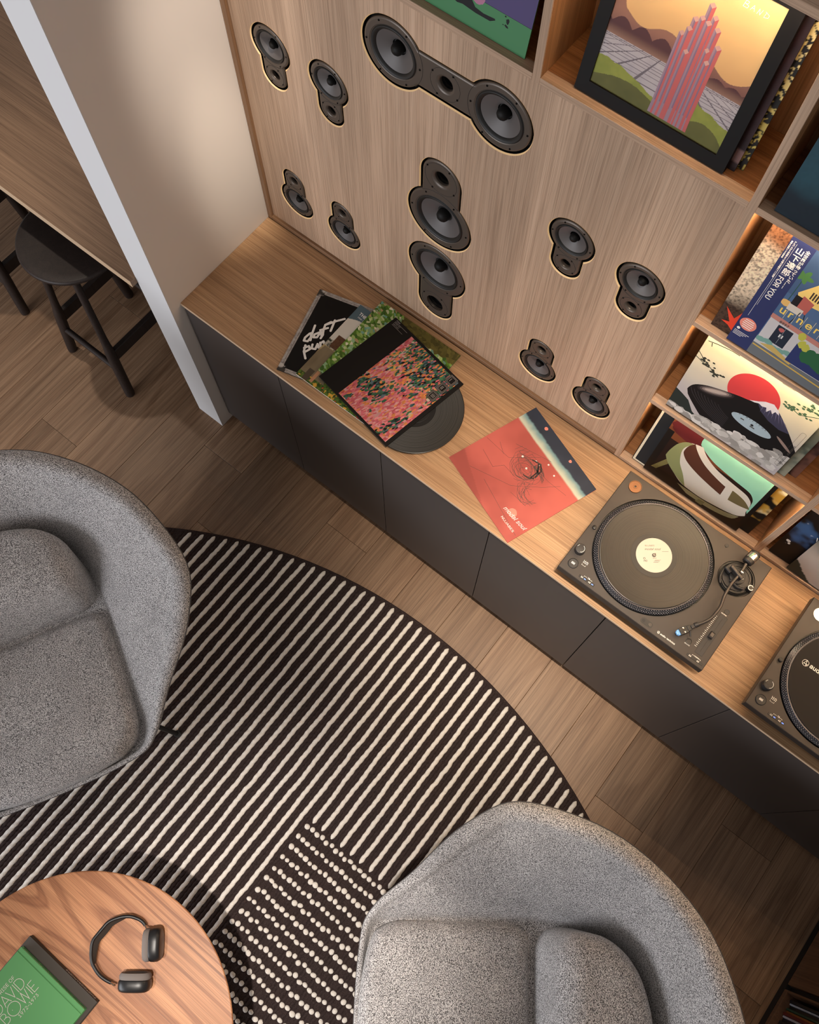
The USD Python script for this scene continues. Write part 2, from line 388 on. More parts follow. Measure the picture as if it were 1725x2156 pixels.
def make_speaker(kind, label, group):
    s = SPK[kind]; t = thing('wall_speaker', label, 'speaker', group)
    P = resample(s['out']); k = s['R'] / .058
    big = kind != 'small'
    # cut-out edge with its halo light
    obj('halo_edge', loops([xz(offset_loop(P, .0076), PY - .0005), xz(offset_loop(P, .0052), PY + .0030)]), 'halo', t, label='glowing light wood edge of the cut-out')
    obj('recess', cat([loops([xz(offset_loop(P, .0052), PY + .0030), xz(offset_loop(P, .0052), PY + .028)]), TM(*[(np.c_[v[:, 0], np.full(len(v), PY + .028), v[:, 1]], f) for v, f in [tri2d(Polygon(offset_loop(P, .0052)).buffer(0))]][0])]), 'hole_black', t)
    # plate: bevelled rim + face with holes
    inner = offset_loop(P, -.0055); face = Polygon(inner).buffer(0)
    holes = unary_union([circ(x, z, s['so']) for x, z in s['woof']] + [circ(*s['port'], s['tw'] * .62)])
    v, f = tri2d(face.difference(holes)); fm = TM(np.c_[v[:, 0], np.full(len(v), PY + .001), v[:, 1]], f)
    bev = loops([xz(P, PY + .022), xz(P, PY + .0055), xz(offset_loop(P, -.0010), PY + .0032), xz(offset_loop(P, -.0028), PY + .0017), xz(inner, PY + .001)])
    obj('mounting_plate', cat([fm, bev]), 'plate_bronze', t, smooth=50)
    # fine engraved lines: driver ring edge, tweeter plate
    lines = []
    for x, z in s['woof']:
        a = np.linspace(0, 2 * PI, 97)
        if kind == 'double': a = np.linspace(-.72, .72, 40) + (0 if x < 0 else PI)
        else:
            c = math.asin(min(1, s['w'] / s['R'])); mid = -PI / 2 if s['port'][1] < 0 else PI / 2
            a = np.linspace(mid - c * .98, mid + c * .98, 40)
        q = np.c_[x + (s['R'] - .0005) * np.cos(a), np.full(len(a), PY + .0009), z + (s['R'] - .0005) * np.sin(a)]
        lines.append(tube(q, .0005, 6))
    a = np.linspace(0, 2 * PI, 73)[:-1]
    lines.append(tube(np.c_[s['port'][0] + s['tw'] * np.cos(a), np.full(72, PY + .0009), s['port'][1] + s['tw'] * np.sin(a)], .0004, 6, closed=True))
    obj('seam_line', cat(lines), 'engrave', t)
    so, co = s['so'], s['co']; th = co * .36
    for x, z in s['woof']:
        def at(m_): return mv(m_, x, 0, z)
        obj('driver_ring', at(wall_lathe([(so + .0005, .0012), (so - .001, .0022), (so - .002 * k, .0030)])), 'plate_bronze', t, smooth=True)
        obj('surround', at(wall_lathe([(so - .002 * k, .0032), (so - .0035 * k, .0012), ((so + co) / 2 + .001 * k, -.0006), (co + .002 * k, .0018), (co, .0050 * k)])), 'rubber', t, smooth=True)
        obj('cone', at(wall_lathe([(co, .0048 * k), (co * .75, .0088 * k), (co * .5, .0128 * k), (th, .0165 * k)])), 'cone_grey', t, smooth=True)
        obj('throat', at(wall_lathe([(th + .0006, .0163 * k), (th * .97, .0172 * k), (th * .90, .026 * k), (.0002, .027 * k)])), 'hole_black', t, smooth=40)
        pr = th * .80
        obj('phase_plug', at(wall_lathe([(pr, .026 * k), (pr, .0135 * k), (pr * .97, .010 * k), (pr * .86, .0065 * k), (pr * .62, .0040 * k), (pr * .3, .0028 * k), (.0002, .0025 * k)])), 'plug_black', t, smooth=True)
    hx, hz = s['port']; h = s['hole']; tw = s['tw']
    obj('port_flare', mv(wall_lathe([(tw * .62 + .0004, .0011), (h * 1.32, .0016), (h * 1.1, .0036), (h, .0075), (h * .98, .020)], 48), hx, 0, hz), 'plate_bronze', t, smooth=True)
    obj('port_tube', mv(wall_lathe([(h * .99, .012), (h * .97, .030), (.0002, .031)], 40), hx, 0, hz), 'hole_black', t, smooth=40)
    sc = []
    for x, z in s['woof']:
        for q in range(6):
            a = PI / 2 + .52 + q * PI / 3
            sc.append((x + (so + s['R']) / 2 * math.cos(a), z + (so + s['R']) / 2 * math.sin(a)))
    for q in range(4):
        a = PI / 4 + .25 + q * PI / 2; sc.append((hx + tw * .99 * math.cos(a), hz + tw * .99 * math.sin(a)))
    obj('screws', cat([mv(wall_lathe([(.0021 * k ** .5, .0006), (.0017 * k ** .5, -.0004), (.0012 * k ** .5, -.0005), (.0010 * k ** .5, .0008), (.0001, .0009)], 14), x, 0, z) for x, z in sc]), 'screw', t, smooth=40, kind='stuff')
    return t

spots_ = [('small', .145, 1.606, 0), ('small', .334, 1.606, 0), ('small', .145, 1.0255, 180), ('small', .334, 1.0265, 180),
          ('double', .686, 1.8195, 0), ('upper', .687, 1.371, 0), ('lower', .687, 1.1485, 0),
          ('small', 1.062, 1.598, 0), ('small', 1.250, 1.597, 0), ('small', 1.062, 1.0135, 180), ('small', 1.250, 1.0115, 180)]
names_ = ['small wall speaker, upper left corner of the panel, woofer above its port', 'small wall speaker just left of the wide double speaker, woofer above its port',
          'small lower-row wall speaker nearest the beige wall, port above woofer', 'second small lower-row wall speaker from the beige wall, port above woofer',
          'wide wall speaker with two woofers joined by a bar, top of the panel', 'tall large wall speaker at the middle of the panel, port above its woofer',
          'large wall speaker below the tall one, wide port at its bottom end', 'small wall speaker just right of the tall one, woofer above port',
          'small upper wall speaker closest to the record shelves, woofer above port', 'small wall speaker above the red record sleeve, port above woofer',
          'small low wall speaker at the right end of the panel beside the lowest shelf']
cut = []; first = None
for (k, x, z, ry), lab in zip(spots_, names_):
    g = 'small wall speakers' if k == 'small' else None
    if k == 'small' and first is not None: t = copy_of(first, lab, 'speaker', g, (x, 0, z), ry)
    else:
        t = make_speaker(k, lab, g); X = UsdGeom.Xformable(t)
        X.AddTranslateOp(opSuffix='p').Set(Gf.Vec3d(x, 0, z))
        if k == 'small': first = t
    o = SPK[k]['out']; o = affinity.rotate(o, ry, origin=(0, 0)); o = Polygon(offset_loop(resample(o), .0075)).buffer(0)
    cut.append(affinity.translate(o, x, z))
panel = sbox(.018, H + .018, 1.380, 1.9733).difference(unary_union(cut))
v, f = tri2d(panel)
pf = [TM(np.c_[v[:, 0], np.full(len(v), PY), v[:, 1]], f)]
wp = thing('wall_panel', 'light oak veneer wall panel with cut-outs for the speakers above the console', 'wall panel')
obj('veneer', pf[0], 'oak_vertical', wp)
obj('backing', bx(0, 1.38, .045, .06, H, 1.9733), 'dark_gap', wp)
obj('frame_strip', bx(0, .018, 0, .045, H, 1.9733, .0015), 'oak_frame_v', wp, label='darker oak frame strip')
obj('frame_strip', bx(.018, 1.38, 0, .045, H, H + .018, .0015), 'oak_frame', wp, label='darker oak frame strip')

# ------------------------------------------------------------------ shelving
sh = thing('shelving_unit', 'oak record shelving above and right of the speaker panel with lit cubbies', 'shelf')
ZS = [1.9880, 1.6061, 1.2301, .8619]; TH = .0160
XU = [(-.0, .018), (.434, .452), (.898, .916), (1.380, 1.3977), (1.861, 1.879), (2.342, 2.360), (2.802, 2.820)]
def shelf(x0, x1, z, th=TH, front='oak_along_x'):
    s = obj('shelf_board', bx(x0, x1, .026, .172, z - th, z, .0006), 'oak_shelf', sh)
    obj('front_edge', bx(x0, x1, 0, .0258, z - th, z, .0008), front, s)
for a, b in zip(XU[:-1], XU[1:]):
    shelf(a[1], b[0], ZS[0]); shelf(a[1], b[0], 2.368)
for i in (3, 4, 5):
    for z in ZS[1:]: shelf(XU[i][1], XU[i + 1][0], z, TH if z > 1 else z - H - .0002)
for i, (a, b) in enumerate(XU):
    z0 = H + .0002 if i >= 3 else ZS[0] - TH
    u = obj('upright', bx(a, b, .004, .172, z0, 2.384, .0006), 'oak_inner', sh)
    obj('front_edge', bx(a, b, 0, .0038, z0, 2.384, .0008), 'oak_vertical', u)
obj('back_panel', bx(0, 2.82, .1725, .18, 1.972, 2.384), 'oak_inner', sh)
obj('back_panel', bx(1.38, 2.82, .1725, .18, H, 1.9715), 'oak_inner', sh)
for i in (2, 3, 4, 5):
    zz = [2.368] if i == 2 else ([ZS[0], ZS[1], ZS[2]] + ([2.368] if i > 3 else []))
    for z in zz:
        obj('led_strip', bx(XU[i][1] + .004, XU[i + 1][0] - .004, .016, .024, z - TH - .0028, z - TH - .0002), 'led', sh, label='warm LED strip under the shelf')

# ------------------------------------------------------------------ console
ct = thing('worktop', 'long oak worktop with pale front edge across the dark cabinets', 'worktop')
obj('top_board', bx(0.0005, 2.815, -D + .0012, -.0005, H - .012, H, .0006), 'oak_top', ct)
obj('front_lipping', bx(0.0005, 2.815, -D, -D + .0011, H - .012, H - .0003, .0003), 'edge_wood', ct)
gx = [0.0008] + [.4063 + .4124 * k for k in range(6)] + [2.815]
cl = ['beside the white partition', 'under the black and silver sleeve', 'under the stack of sleeves and loose record', 'under the red sleeve', 'under the left turntable', 'between the two turntables', 'under the cut-off turntable at the right edge']
for i in range(7):
    c = thing('base_cabinet', f'dark grey handleless base cabinet {cl[i]}', 'cabinet', 'dark base cabinets of the console')
    a, b = gx[i], gx[i + 1]
    obj('body', bx(a + .001, b - .001, -D + .024, -.002, .0626, H - .0125), 'door_grey', c)
    obj('door', bx(a + (.0012 if i else .006), b - .0012, -D + .004, -D + .0235, .0626, H - .0125, .0008), 'door_grey', c)
    obj('plinth', bx(a, b, -D + .07, -.01, 0.0003, .0624), 'dark_gap', c)

# ------------------------------------------------------------------ counter and stools behind the partition
cn = thing('counter', 'wood topped counter behind the white partition with bar stools tucked under', 'counter')
CZ = .92
obj('counter_top', bx(-1.75, -.1295, -.4895 + .0012, .199, CZ - .03, CZ, .001), 'counter_wood', cn)
obj('front_lipping', bx(-1.75, -.1295, -.4895, -.4895 + .0011, CZ - .03, CZ - .0003), 'edge_wood', cn)
obj('support_panel', bx(-1.75, -.1295, .16, .199, .001, CZ - .0305), 'dark_ash', cn)
def make_stool(label, loc):
    t = thing('bar_stool', label, 'stool', 'dark bar stools', loc=loc)
    zs = .72; R = .19
    a = np.arange(56) * 2 * PI / 56
    obj('seat', lathe([(.001, zs - .032), (.15, zs - .032), (R - .012, zs - .028), (R, zs - .014), (R - .002, zs - .005), (R - .010, zs - .0005), (R * .8, zs - .0015), (R * .4, zs - .004), (.001, zs - .005)], 64), 'dark_ash', t, smooth=True)
    for sx in (-1, 1):
        for sy in (-1, 1):
            b = np.array([sx * .169, sy * .169, 0.0]); tp = np.array([sx * .098, sy * .098, zs - .03])
            q = np.array([b + (tp - b) * s for s in (0, .004, .02, .30, .40, .46, .52, 1)])
            obj('leg', tube(q, [.016, .0185, .0195, .0205, .0200, .0160, .0145, .0135], 16), 'dark_ash', t, smooth=50)
    def at(z, sx, sy): s = z / (zs - .03); return np.array([sx * (.169 - .071 * s), sy * (.169 - .071 * s), z])
    for sx in (-1, 1):
        p, q = at(.245, sx, -1), at(.245, sx, 1)
        obj('side_stretcher', bx(p[0] - .011, p[0] + .011, p[1] + .008, q[1] - .008, .215, .275, .003), 'dark_ash', t)
    for sy in (-1, 1):
        p, q = at(.165 if sy < 0 else .30, -1, sy), at(.165 if sy < 0 else .30, 1, sy)
        obj('cross_stretcher', tube([p + [.006, 0, 0], q - [.006, 0, 0]], .0125, 14), 'dark_ash', t, smooth=50)
    return t
make_stool('dark wooden bar stool with round seat, fully in view behind the partition', (-.564, -.427, 0))
make_stool('dark wooden bar stool cut off by the left edge of the picture', (-1.188, -.426, 0))

# ------------------------------------------------------------------ low record cabinet at the right edge
rc = thing('record_cabinet', 'low wood cabinet on black plinth at the lower right edge, holding records', 'cabinet')
CX = 2.82
obj('plinth', bx(CX, 3.19, -1.4, -.44, .0005, .038), 'hole_black', rc)
obj('door', bx(CX, CX + .02, -.813, -.44, .042, .62, .001), 'cabinet_wood', rc)
obj('carcass_side', bx(CX + .015, 3.19, -.829, -.815, .042, .62), 'hole_black', rc)
obj('niche_board', bx(CX, 3.16, -1.4, -.831, .042, .068, .001), 'cabinet_wood', rc)
obj('niche_board', bx(CX, 3.16, -.838, -.831, .0685, .56, .001), 'cabinet_wood', rc)
obj('niche_board', bx(CX, 3.16, -1.4, -.831, .561, .62, .001), 'cabinet_wood', rc)
obj('back_board', bx(3.162, 3.19, -1.4, -.831, .042, .62), 'hole_black', rc)
y = -.850
spc = [((16, 18, 26), 'black spined record beside the wood door'), ((188, 196, 214), 'pale blue-grey spined record'), ((20, 20, 22), 'black record with green flecks on spine'), ((34, 70, 52), 'dark green spined record'),
       ((150, 92, 40), 'orange brown spined record'), ((96, 28, 24), 'dark red spined record'), ((190, 186, 196), 'white spined record in the middle'), ((22, 24, 38), 'navy spined record'), ((28, 28, 30), 'black spined record after the navy one'),
       ((120, 122, 124), 'grey spined record'), ((18, 17, 17), 'thick black spined record near the picture corner'), ((196, 170, 96), 'mustard spined record at the bottom picture edge'), ((60, 30, 26), 'brown spined record'), ((30, 52, 60), 'teal spined record')]
for i, (c, lab) in enumerate(spc):
    w = (.0085, .005, .010, .006, .007, .009, .006, .011, .008, .005, .012, .006, .008, .008)[i]
    plain(f'spine_{i}', lin(*c), .45)
    t = thing('shelved_record', f'{lab} in the low cabinet', 'record', 'records in the low cabinet', loc=(CX + .02 + (i * 37 % 5) * .002, y - w / 2, .069))
    obj('sleeve', bx(0, .31, -w / 2, w / 2, 0, .314, .0006), f'spine_{i}', t)
    y -= w + .0012

# ------------------------------------------------------------------ printed sleeves
S = .315
def flat(o, U, z):
    U = np.array(U, float); U /= np.linalg.norm(U); m_ = np.eye(4)
    m_[:2, 0] = U; m_[:2, 1] = (-U[1], U[0]); m_[:3, 3] = (o[0], o[1], z); return m_
def lean(x, z, y=.014, deg=82):
    c, s = math.cos(math.radians(deg)), math.sin(math.radians(deg)); m_ = np.eye(4)
    m_[:3, 0] = (1, 0, 0); m_[:3, 1] = (0, c, s); m_[:3, 2] = (0, -s, c); m_[:3, 3] = (x, y, z); return m_

def nz(u, v, sc, seed=0, o=3):
    u, v = np.broadcast_arrays(np.asarray(u, float), np.asarray(v, float))
    return meshkit.fbm(np.stack([u * sc + 3.1, v * sc + 7.7, np.full(u.shape, seed * 1.37 + .5)], -1), o, seed)
def sm(a, b, x): t = np.clip((x - a) / (b - a), 0, 1); return t * t * (3 - 2 * t)
def L8(c): return np.array(lin(*c))
def mixc(a, b, t): return np.asarray(a) * (1 - t[..., None]) + np.asarray(b) * t[..., None]

def grid_print(t, fn, n, th, w=S, h=S, x0=0, y0=0, name='cover_print'):
    u, v = np.meshgrid(np.linspace(0, 1, n + 1), np.linspace(0, 1, n + 1), indexing='ij')
    c = np.clip(fn(u, v), 0, 1).reshape(-1, 3)
    V = np.c_[(x0 + u * w).ravel(), (y0 + v * h).ravel(), np.full(u.size, th)]
    i, j = np.meshgrid(np.arange(n), np.arange(n), indexing='ij'); a = (i * (n + 1) + j).ravel()
    return obj(name, (V, np.stack([a, a + n + 1, a + n + 2, a + 1], -1)), 'print', t, color=c)

def poly_print(t, layers, th, s=S, name='cover_print', clip=(0, 0, 1, 1)):
    """painter's list of (geometry in unit cover coordinates, srgb 0-255); cut into one flat print"""
    V, F, Cc, n = [], [], [], 0; above = Polygon(); lim = sbox(*clip)
    for g, c in reversed(layers):
        g = g.buffer(0).intersection(lim).buffer(0); p = g.difference(above); above = unary_union([above, g])
        v, f = tri2d(p)
        if len(v): V.append(np.c_[v * s, np.full(len(v), th)]); F.append(f + n); n += len(v); Cc.append(np.tile(L8(c), (len(v), 1)))
    return obj(name, TM(np.vstack(V), np.vstack(F)), 'print', t, color=np.vstack(Cc))

def voronoi_print(t, cells, colf, th, x0, y0, w, h, seed=0, name='cover_print', aniso=None):
    """shards of flat colour"""
    from scipy.spatial import Voronoi
    rg = np.random.default_rng(seed); p = rg.random((cells, 2)) * 1.3 - .15
    q = p if aniso is None else p @ np.asarray(aniso)
    vo = Voronoi(q); inv = np.eye(2) if aniso is None else np.linalg.inv(aniso)
    V, F, Cc, n = [], [], [], 0; lim = sbox(0, 0, 1, 1)
    for i, ri in enumerate(vo.point_region):
        reg = vo.regions[ri]
        if -1 in reg or len(reg) < 3: continue
        g = Polygon(vo.vertices[reg] @ inv).buffer(0).intersection(lim)
        if g.is_empty or g.geom_type != 'Polygon': continue
        c = np.array(g.exterior.coords)[:-1]
        V.append(np.c_[x0 + c[:, 0] * w, y0 + c[:, 1] * h, np.full(len(c), th)]); k = len(c)
        F.append(np.stack([np.zeros(k - 2, int), np.arange(1, k - 1), np.arange(2, k)], -1) + n); n += k
        Cc.append(np.tile(np.clip(colf(p[i], rg), 0, 1), (k, 1)))
    f = np.vstack(F); v = np.vstack(V)
    nrm = np.cross(v[f[:, 1]] - v[f[:, 0]], v[f[:, 2]] - v[f[:, 0]])[:, 2]; f[nrm < 0] = f[nrm < 0][:, ::-1]
    return obj(name, TM(v, f), 'print', t, color=np.vstack(Cc))

def sleeve(name, label, m4, th=.004, edge='sleeve_white', w=S, h=S, cat_='record sleeve', group=None):
    t = thing(name, label, cat_, group, mat4=m4)
    obj('sleeve', bx(0, w, 0, h, 0, th, .0005), edge, t)
    return t
def ink(t, g, mat_, z, s=S, name='lettering', thick=.00012):
    return obj(name, extrude(affinity.scale(g, s, s, origin=(0, 0)), z, z + thick), mat_, t)
def strokes(lines, w): return unary_union([LineString(l).buffer(w / 2) for l in lines])
def blob(cx, cy, rx, ry, seed, rough=.25, n=40, deg=0):
    a = np.linspace(0, 2 * PI, n, endpoint=False); k = 1 + rough * (nz(np.cos(a), np.sin(a), 2.0, seed) - .5) * 2
    return affinity.rotate(Polygon(np.c_[cx + rx * k * np.cos(a), cy + ry * k * np.sin(a)]).buffer(0), deg)
FULL = sbox(0, 0, 1, 1)
def bez(pts, n=60): return [tuple(p) for p in spline(pts, n)]

# --- on the console --------------------------------------------------
# black sleeve with a metal-edged border and brush lettering
t = sleeve('record_sleeve', 'black record sleeve bordered like a silver flight case, with white brush lettering', flat((.4, -.413), (.966, .259), H + .0002), edge='sleeve_black')
def f_case(u, v):
    d = np.minimum(np.minimum(u, 1 - u), np.minimum(v, 1 - v)); g = nz(u, v, 60, 2); l = np.abs(d - .024) < .003
    met = mixc(L8((196, 190, 186)), L8((120, 112, 108)), np.clip(g * 1.6 - .5, 0, 1)); met = np.where(l[..., None], met * .55, met)
    c = np.where((d < .045)[..., None], met, L8((5, 5, 6)))
    for cx, cy in ((0, 0), (1, 0), (0, 1), (1, 1)):
        q = np.hypot(u - cx, v - cy); corner = q < .085; g2 = nz(u, v, 18, 5)
        c = np.where(corner[..., None], mixc(L8((210, 206, 200)), L8((70, 66, 62)), sm(.4, .6, g2)), c)
        c = np.where((np.abs(np.hypot(u - abs(cx - .065), v - abs(cy - .055)) - .012) < .004)[..., None], L8((30, 30, 30)), c)
    return c
grid_print(t, f_case, 150, .0042)
daft = [[(.126, .488), (.104, .431), (.108, .394), (.146, .402), (.156, .454), (.14, .502), (.126, .488)], [(.136, .595), (.152, .483), (.167, .424)],
        [(.214, .545), (.176, .501), (.180, .466), (.212, .480), (.221, .553), (.248, .512)], [(.267, .695), (.228, .643), (.235, .583), (.254, .528), (.250, .485)], [(.207, .567), (.267, .62)],
        [(.294, .727), (.301, .658), (.306, .60)], [(.238, .651), (.314, .728), (.377, .781)],
        [(.145, .352), (.161, .284), (.209, .219)], [(.146, .321), (.181, .358), (.205, .331), (.176, .287)], [(.206, .389), (.216, .345), (.254, .352), (.250, .414), (.276, .38)],
        [(.268, .439), (.29, .399)], [(.272, .43), (.291, .465), (.327, .423)]]
ink(t, strokes(daft, .023), 'white_ink', .0042)

# photograph sleeve: pale sky, trees, figure in a khaki skirt among yellow flowers
t = sleeve('record_sleeve', 'photo record sleeve of khaki skirt and yellow flowers under the green one', flat((.459, -.39), (1, 0), H + .0046))
def f_road(u, v):
    c = np.ones(u.shape + (3,)) * L8((226, 222, 212))
    hz = .52 + .1 * (nz(u, 0 * v, 40, 4) - .5) + .22 * sm(.1, .45, u) * nz(u, v, 22, 8)
    c = np.where(((v < hz) & (v > .2))[..., None], mixc(L8((52, 60, 44)), L8((196, 190, 176)), sm(.40, .62, nz(u, v, 55, 9))), c)
    c = np.where((v < .40 + .06 * nz(u, 0 * v, 6, 3))[..., None], mixc(L8((206, 186, 136)), L8((160, 136, 84)), nz(u, v, 30, 6)), c)
    fl_ = nz(u, v, 34, 11); fl2 = nz(u, v, 30, 15); low = v < .17 + .05 * nz(u, v, 12, 2)
    g = mixc(L8((46, 74, 26)), L8((98, 126, 44)), sm(.35, .65, nz(u, v, 60, 12))); g = np.where((fl_ > .60)[..., None], L8((236, 178, 44)), g)
    g = np.where(((fl2 > .64) & (u > .3))[..., None], L8((206, 54, 24)), g)
    c = np.where(low[..., None], g, c)
    teal = (v > .80 + .05 * np.sin(u * 9)) & (u < .5); c = np.where(teal[..., None], L8((86, 110, 122)), c)
    hair = (np.abs(u - .13) < .075) & (v > .44) & (v < .60); c = np.where(hair[..., None], mixc(L8((74, 46, 30)), L8((120, 82, 54)), nz(u, v, 40, 3)), c)
    sk = (np.abs(u - .12) < .10 + (.40 - v) * .22) & (v < .42) & (v > .07); c = np.where(sk[..., None], mixc(L8((112, 98, 74)), L8((150, 134, 104)), nz(u * 3, v, 6, 5)), c)
    leg = (np.abs(u - .17) < .018) & (v < .19) & (v > .02); c = np.where(leg[..., None], L8((204, 146, 104)), c)
    sh_ = (np.abs(u - .10) < .035) & (v < .14) & (v > .0); c = np.where(sh_[..., None], L8((88, 76, 60)), c)
    return c
grid_print(t, f_road, 170, .0042)
ink(t, place(glyphs('THE RO', .034, True), .055, .90, -4), 'white_ink', .0042)
ink(t, place(glyphs('PINK 1969', .016), .07, .865, -4), 'white_ink', .0042)

# green foliage
t = sleeve('record_sleeve', 'record sleeve printed with bright green leaf shards, under the dark floral sleeve', flat((.506, -.339), (1, 0), H + .0090), edge='sleeve_green')
GP = [L8(c) for c in ((96, 140, 44), (132, 172, 70), (64, 104, 34), (168, 196, 110), (206, 214, 160), (150, 190, 140), (120, 170, 150), (230, 226, 196), (84, 122, 30), (190, 160, 110))]
GW = np.array([5, 5, 4, 4, 2, 2, 1.2, 1.3, 4, .8]); GW /= GW.sum()
def c_green(p, rg):
    k = nz(p[0], p[1], 5, 21); w = GW.copy()
    if p[1] > .86 and p[0] > .3: return L8((92, 84, 34)) * rg.uniform(.6, 1.5)
    return GP[rg.choice(10, p=w)] * rg.uniform(.75, 1.15) * (.7 + .6 * k)
voronoi_print(t, 2600, c_green, .0042, 0, 0, S, S, 4, aniso=[[1.0, .5], [-.3, 1.3]])

# vinyl sliding out of the dark sleeve
t = thing('vinyl_record', 'black vinyl record sliding out of the dark floral sleeve', 'record', mat4=np.array([[1, 0, 0, .822], [0, 1, 0, -.2555], [0, 0, 1, H + .01335], [0, 0, 0, 1]]))
def vinyl_parts(t, lab):
    obj('disc', lathe([(.0036, 0), (.1495, 0), (.1508, .0007), (.1500, .0015), (.1470, .0017), (.1455, .0014), (.0625, .0014), (.0615, .0017), (.0600, .0014), (.0505, .0014), (.0500, .0017)], 120), 'vinyl', t, smooth=50)
    obj('dead_wax', lathe([(.0500, .00172), (.0640, .00174), (.0641, .00150)], 96), 'tt_black', t)
    obj('label', lathe([(.0036, .0016), (.0036, .00185), (.0495, .00185), (.0500, .0016)], 96), lab, t)
vinyl_parts(t, 'label_black')
obj('lettering', extrude(place(glyphs('A', .011, True), -.005, -.037, 52), .00186, .00198), 'white_ink', t)

# dark floral sleeve on top
t = sleeve('record_sleeve', 'dark brown record sleeve with pink and green floral print, topmost of the stack', flat((.525, -.356), (.31, -.055), H + .0156), edge='sleeve_black')
FP = [L8(c) for c in ((206, 96, 110), (226, 130, 130), (214, 150, 150), (196, 76, 86), (220, 130, 60), (56, 96, 70), (34, 66, 62), (70, 120, 84), (196, 180, 160), (24, 20, 22), (90, 110, 120), (214, 160, 70))]
def c_flor(p, rg):
    k = nz(p[0], p[1], 4.5, 33, 2); k2 = nz(p[0], p[1], 16, 35, 2); e = max(0, .5 - p[1]) * .3
    if k2 < .34: c = FP[rg.choice([5, 6, 9, 10])]
    elif k + e > .55: c = FP[rg.choice([0, 0, 1, 2, 3, 4])]
    elif k > .44: c = FP[rg.choice([0, 1, 4, 5, 7, 8, 11])]
    else: c = FP[rg.choice([5, 6, 7, 10, 0, 9, 4])]
    return c * rg.uniform(.75, 1.1)
voronoi_print(t, 3000, c_flor, .0042, .27 * S, .025 * S, .69 * S, .945 * S, 9, aniso=[[1.7, .6], [-.7, .95]])
for i, (a, b) in enumerate(((.69, 3), (.815, 2), (.935, 1))):
    q = obj('tile_mark', bx((.845) * S, .945 * S, (a - .052) * S, (a + .052) * S, .0042, .0043), 'sleeve_black', t)
    g = unary_union([sbox(.88 + .014 * j, a - .02, .885 + .014 * j, a + .02) for j in range(b)] + [sbox(.851, a - .046, .939, a + .046).difference(sbox(.854, a - .043, .936, a + .043)), sbox(.862, a - .036, .928, a + .036).difference(sbox(.865, a - .033, .925, a + .033))])
    obj('tile_lines', extrude(affinity.scale(g, S, S, origin=(0, 0)), .0043, .0044), 'ink_grey', q)
ink(t, unary_union([sbox(.035, .962, .21, .9645), sbox(.035, .915, .19, .9172)]), 'ink_grey', .0042, name='rule')
ink(t, unary_union([place(glyphs('PINK', .016), .035, .972, 0), place(glyphs('FOUR TET', .013), .035, .944, 0), place(glyphs('TEXT 021', .013), .035, .924, 0)]), 'ink_grey', .0042)

# red sleeve by itself
t = sleeve('record_sleeve', 'coral red record sleeve with line sketch of faces and dark blue edge, lying alone', flat((.9998, -.316), (.94, -.342), H + .0003), edge='sleeve_red')
def f_red(u, v):
    w = v + .02 * (nz(u, v, 10, 2) - .5)
    c = mixc(L8((206, 96, 84)), L8((172, 76, 66)), sm(.35, .7, nz(u, v, 3.2, 5)) * .8)
    c = mixc(c, L8((222, 124, 104)), sm(.45, .75, nz(u, v, 2.1, 9)) * .8 * sm(.2, .6, u))
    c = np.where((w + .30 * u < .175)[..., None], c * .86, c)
    b = sm(.782, .80, w); c = mixc(c, mixc(L8((206, 210, 188)), L8((120, 158, 164)), sm(.80, .875, w + .05 * (nz(u, v, 14, 3) - .5))), b)
    c = mixc(c, mixc(L8((58, 66, 84)), L8((44, 48, 60)), nz(u, v, 6, 8)), sm(.865, .885, w + .02 * (nz(u, v, 30, 4) - .5)))
    return c
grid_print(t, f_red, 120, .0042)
rg = random.Random(12); sk = []
def arc(cx, cy, rx, ry, a0, a1, wob=.01, n=22):
    return [(cx + rx * math.cos(a) + rg.uniform(-wob, wob) * .5, cy + ry * math.sin(a) + rg.uniform(-wob, wob) * .5) for a in np.linspace(a0, a1, n)]
for k in range(16): sk.append(arc(.48 + rg.uniform(-.05, .05), .55 + rg.uniform(-.05, .05), rg.uniform(.06, .15), rg.uniform(.05, .12), rg.uniform(0, 6), rg.uniform(6, 9), .012))
for k in range(22):
    a = rg.uniform(.2, 1.7); sk.append([(.50, .63), (.50 + .11 * math.cos(a) + rg.uniform(-.02, .02), .60 + .09 * math.sin(a)), (.52 + .17 * math.cos(a), .57 + .12 * math.sin(a))])
for k in range(12): sk.append(arc(.72 + rg.uniform(-.03, .03), .46 + rg.uniform(-.06, .06), rg.uniform(.05, .17), rg.uniform(.05, .15), rg.uniform(2, 4), rg.uniform(4.2, 6.4), .01))
sk += [[(.10, .32), (.30, .30), (.34, .40), (.48, .42)], [(.18, .12), (.55, .34), (.72, .58), (.80, .73)], [(.02, .42), (.30, .48), (.46, .74)], [(.22, .62), (.55, .80)], [(.30, .60), (.70, .66), (.90, .72)], [(.36, .16), (.98, .10)], [(.60, .30), (.78, .34), (.78, .44)], [(.12, .50), (.24, .46)], [(.26, .58), (.27, .66)], [(.30, .60), (.31, .68)], [(.34, .62), (.35, .69)], [(.38, .63), (.39, .70)]]
ink(t, strokes(sk, .0022), 'ink_dark', .0042, name='sketch_lines')
ink(t, strokes([[(.44, .66), (.52, .70), (.58, .66), (.60, .58)], [(.50, .69), (.57, .62), (.58, .54)], [(.53, .67), (.60, .60)], [(.52, .50), (.57, .52), (.60, .56)]], .012), 'ink_dark', .0042, name='sketch_lines')
ink(t, unary_union([blob(x, y, r_, r_, i) for i, (x, y, r_) in enumerate(((.36, .60, .011), (.48, .56, .010), (.47, .68, .009), (.56, .76, .009), (.68, .74, .009), (.52, .68, .004)))]), 'white_ink', .0042, name='pale_dots')
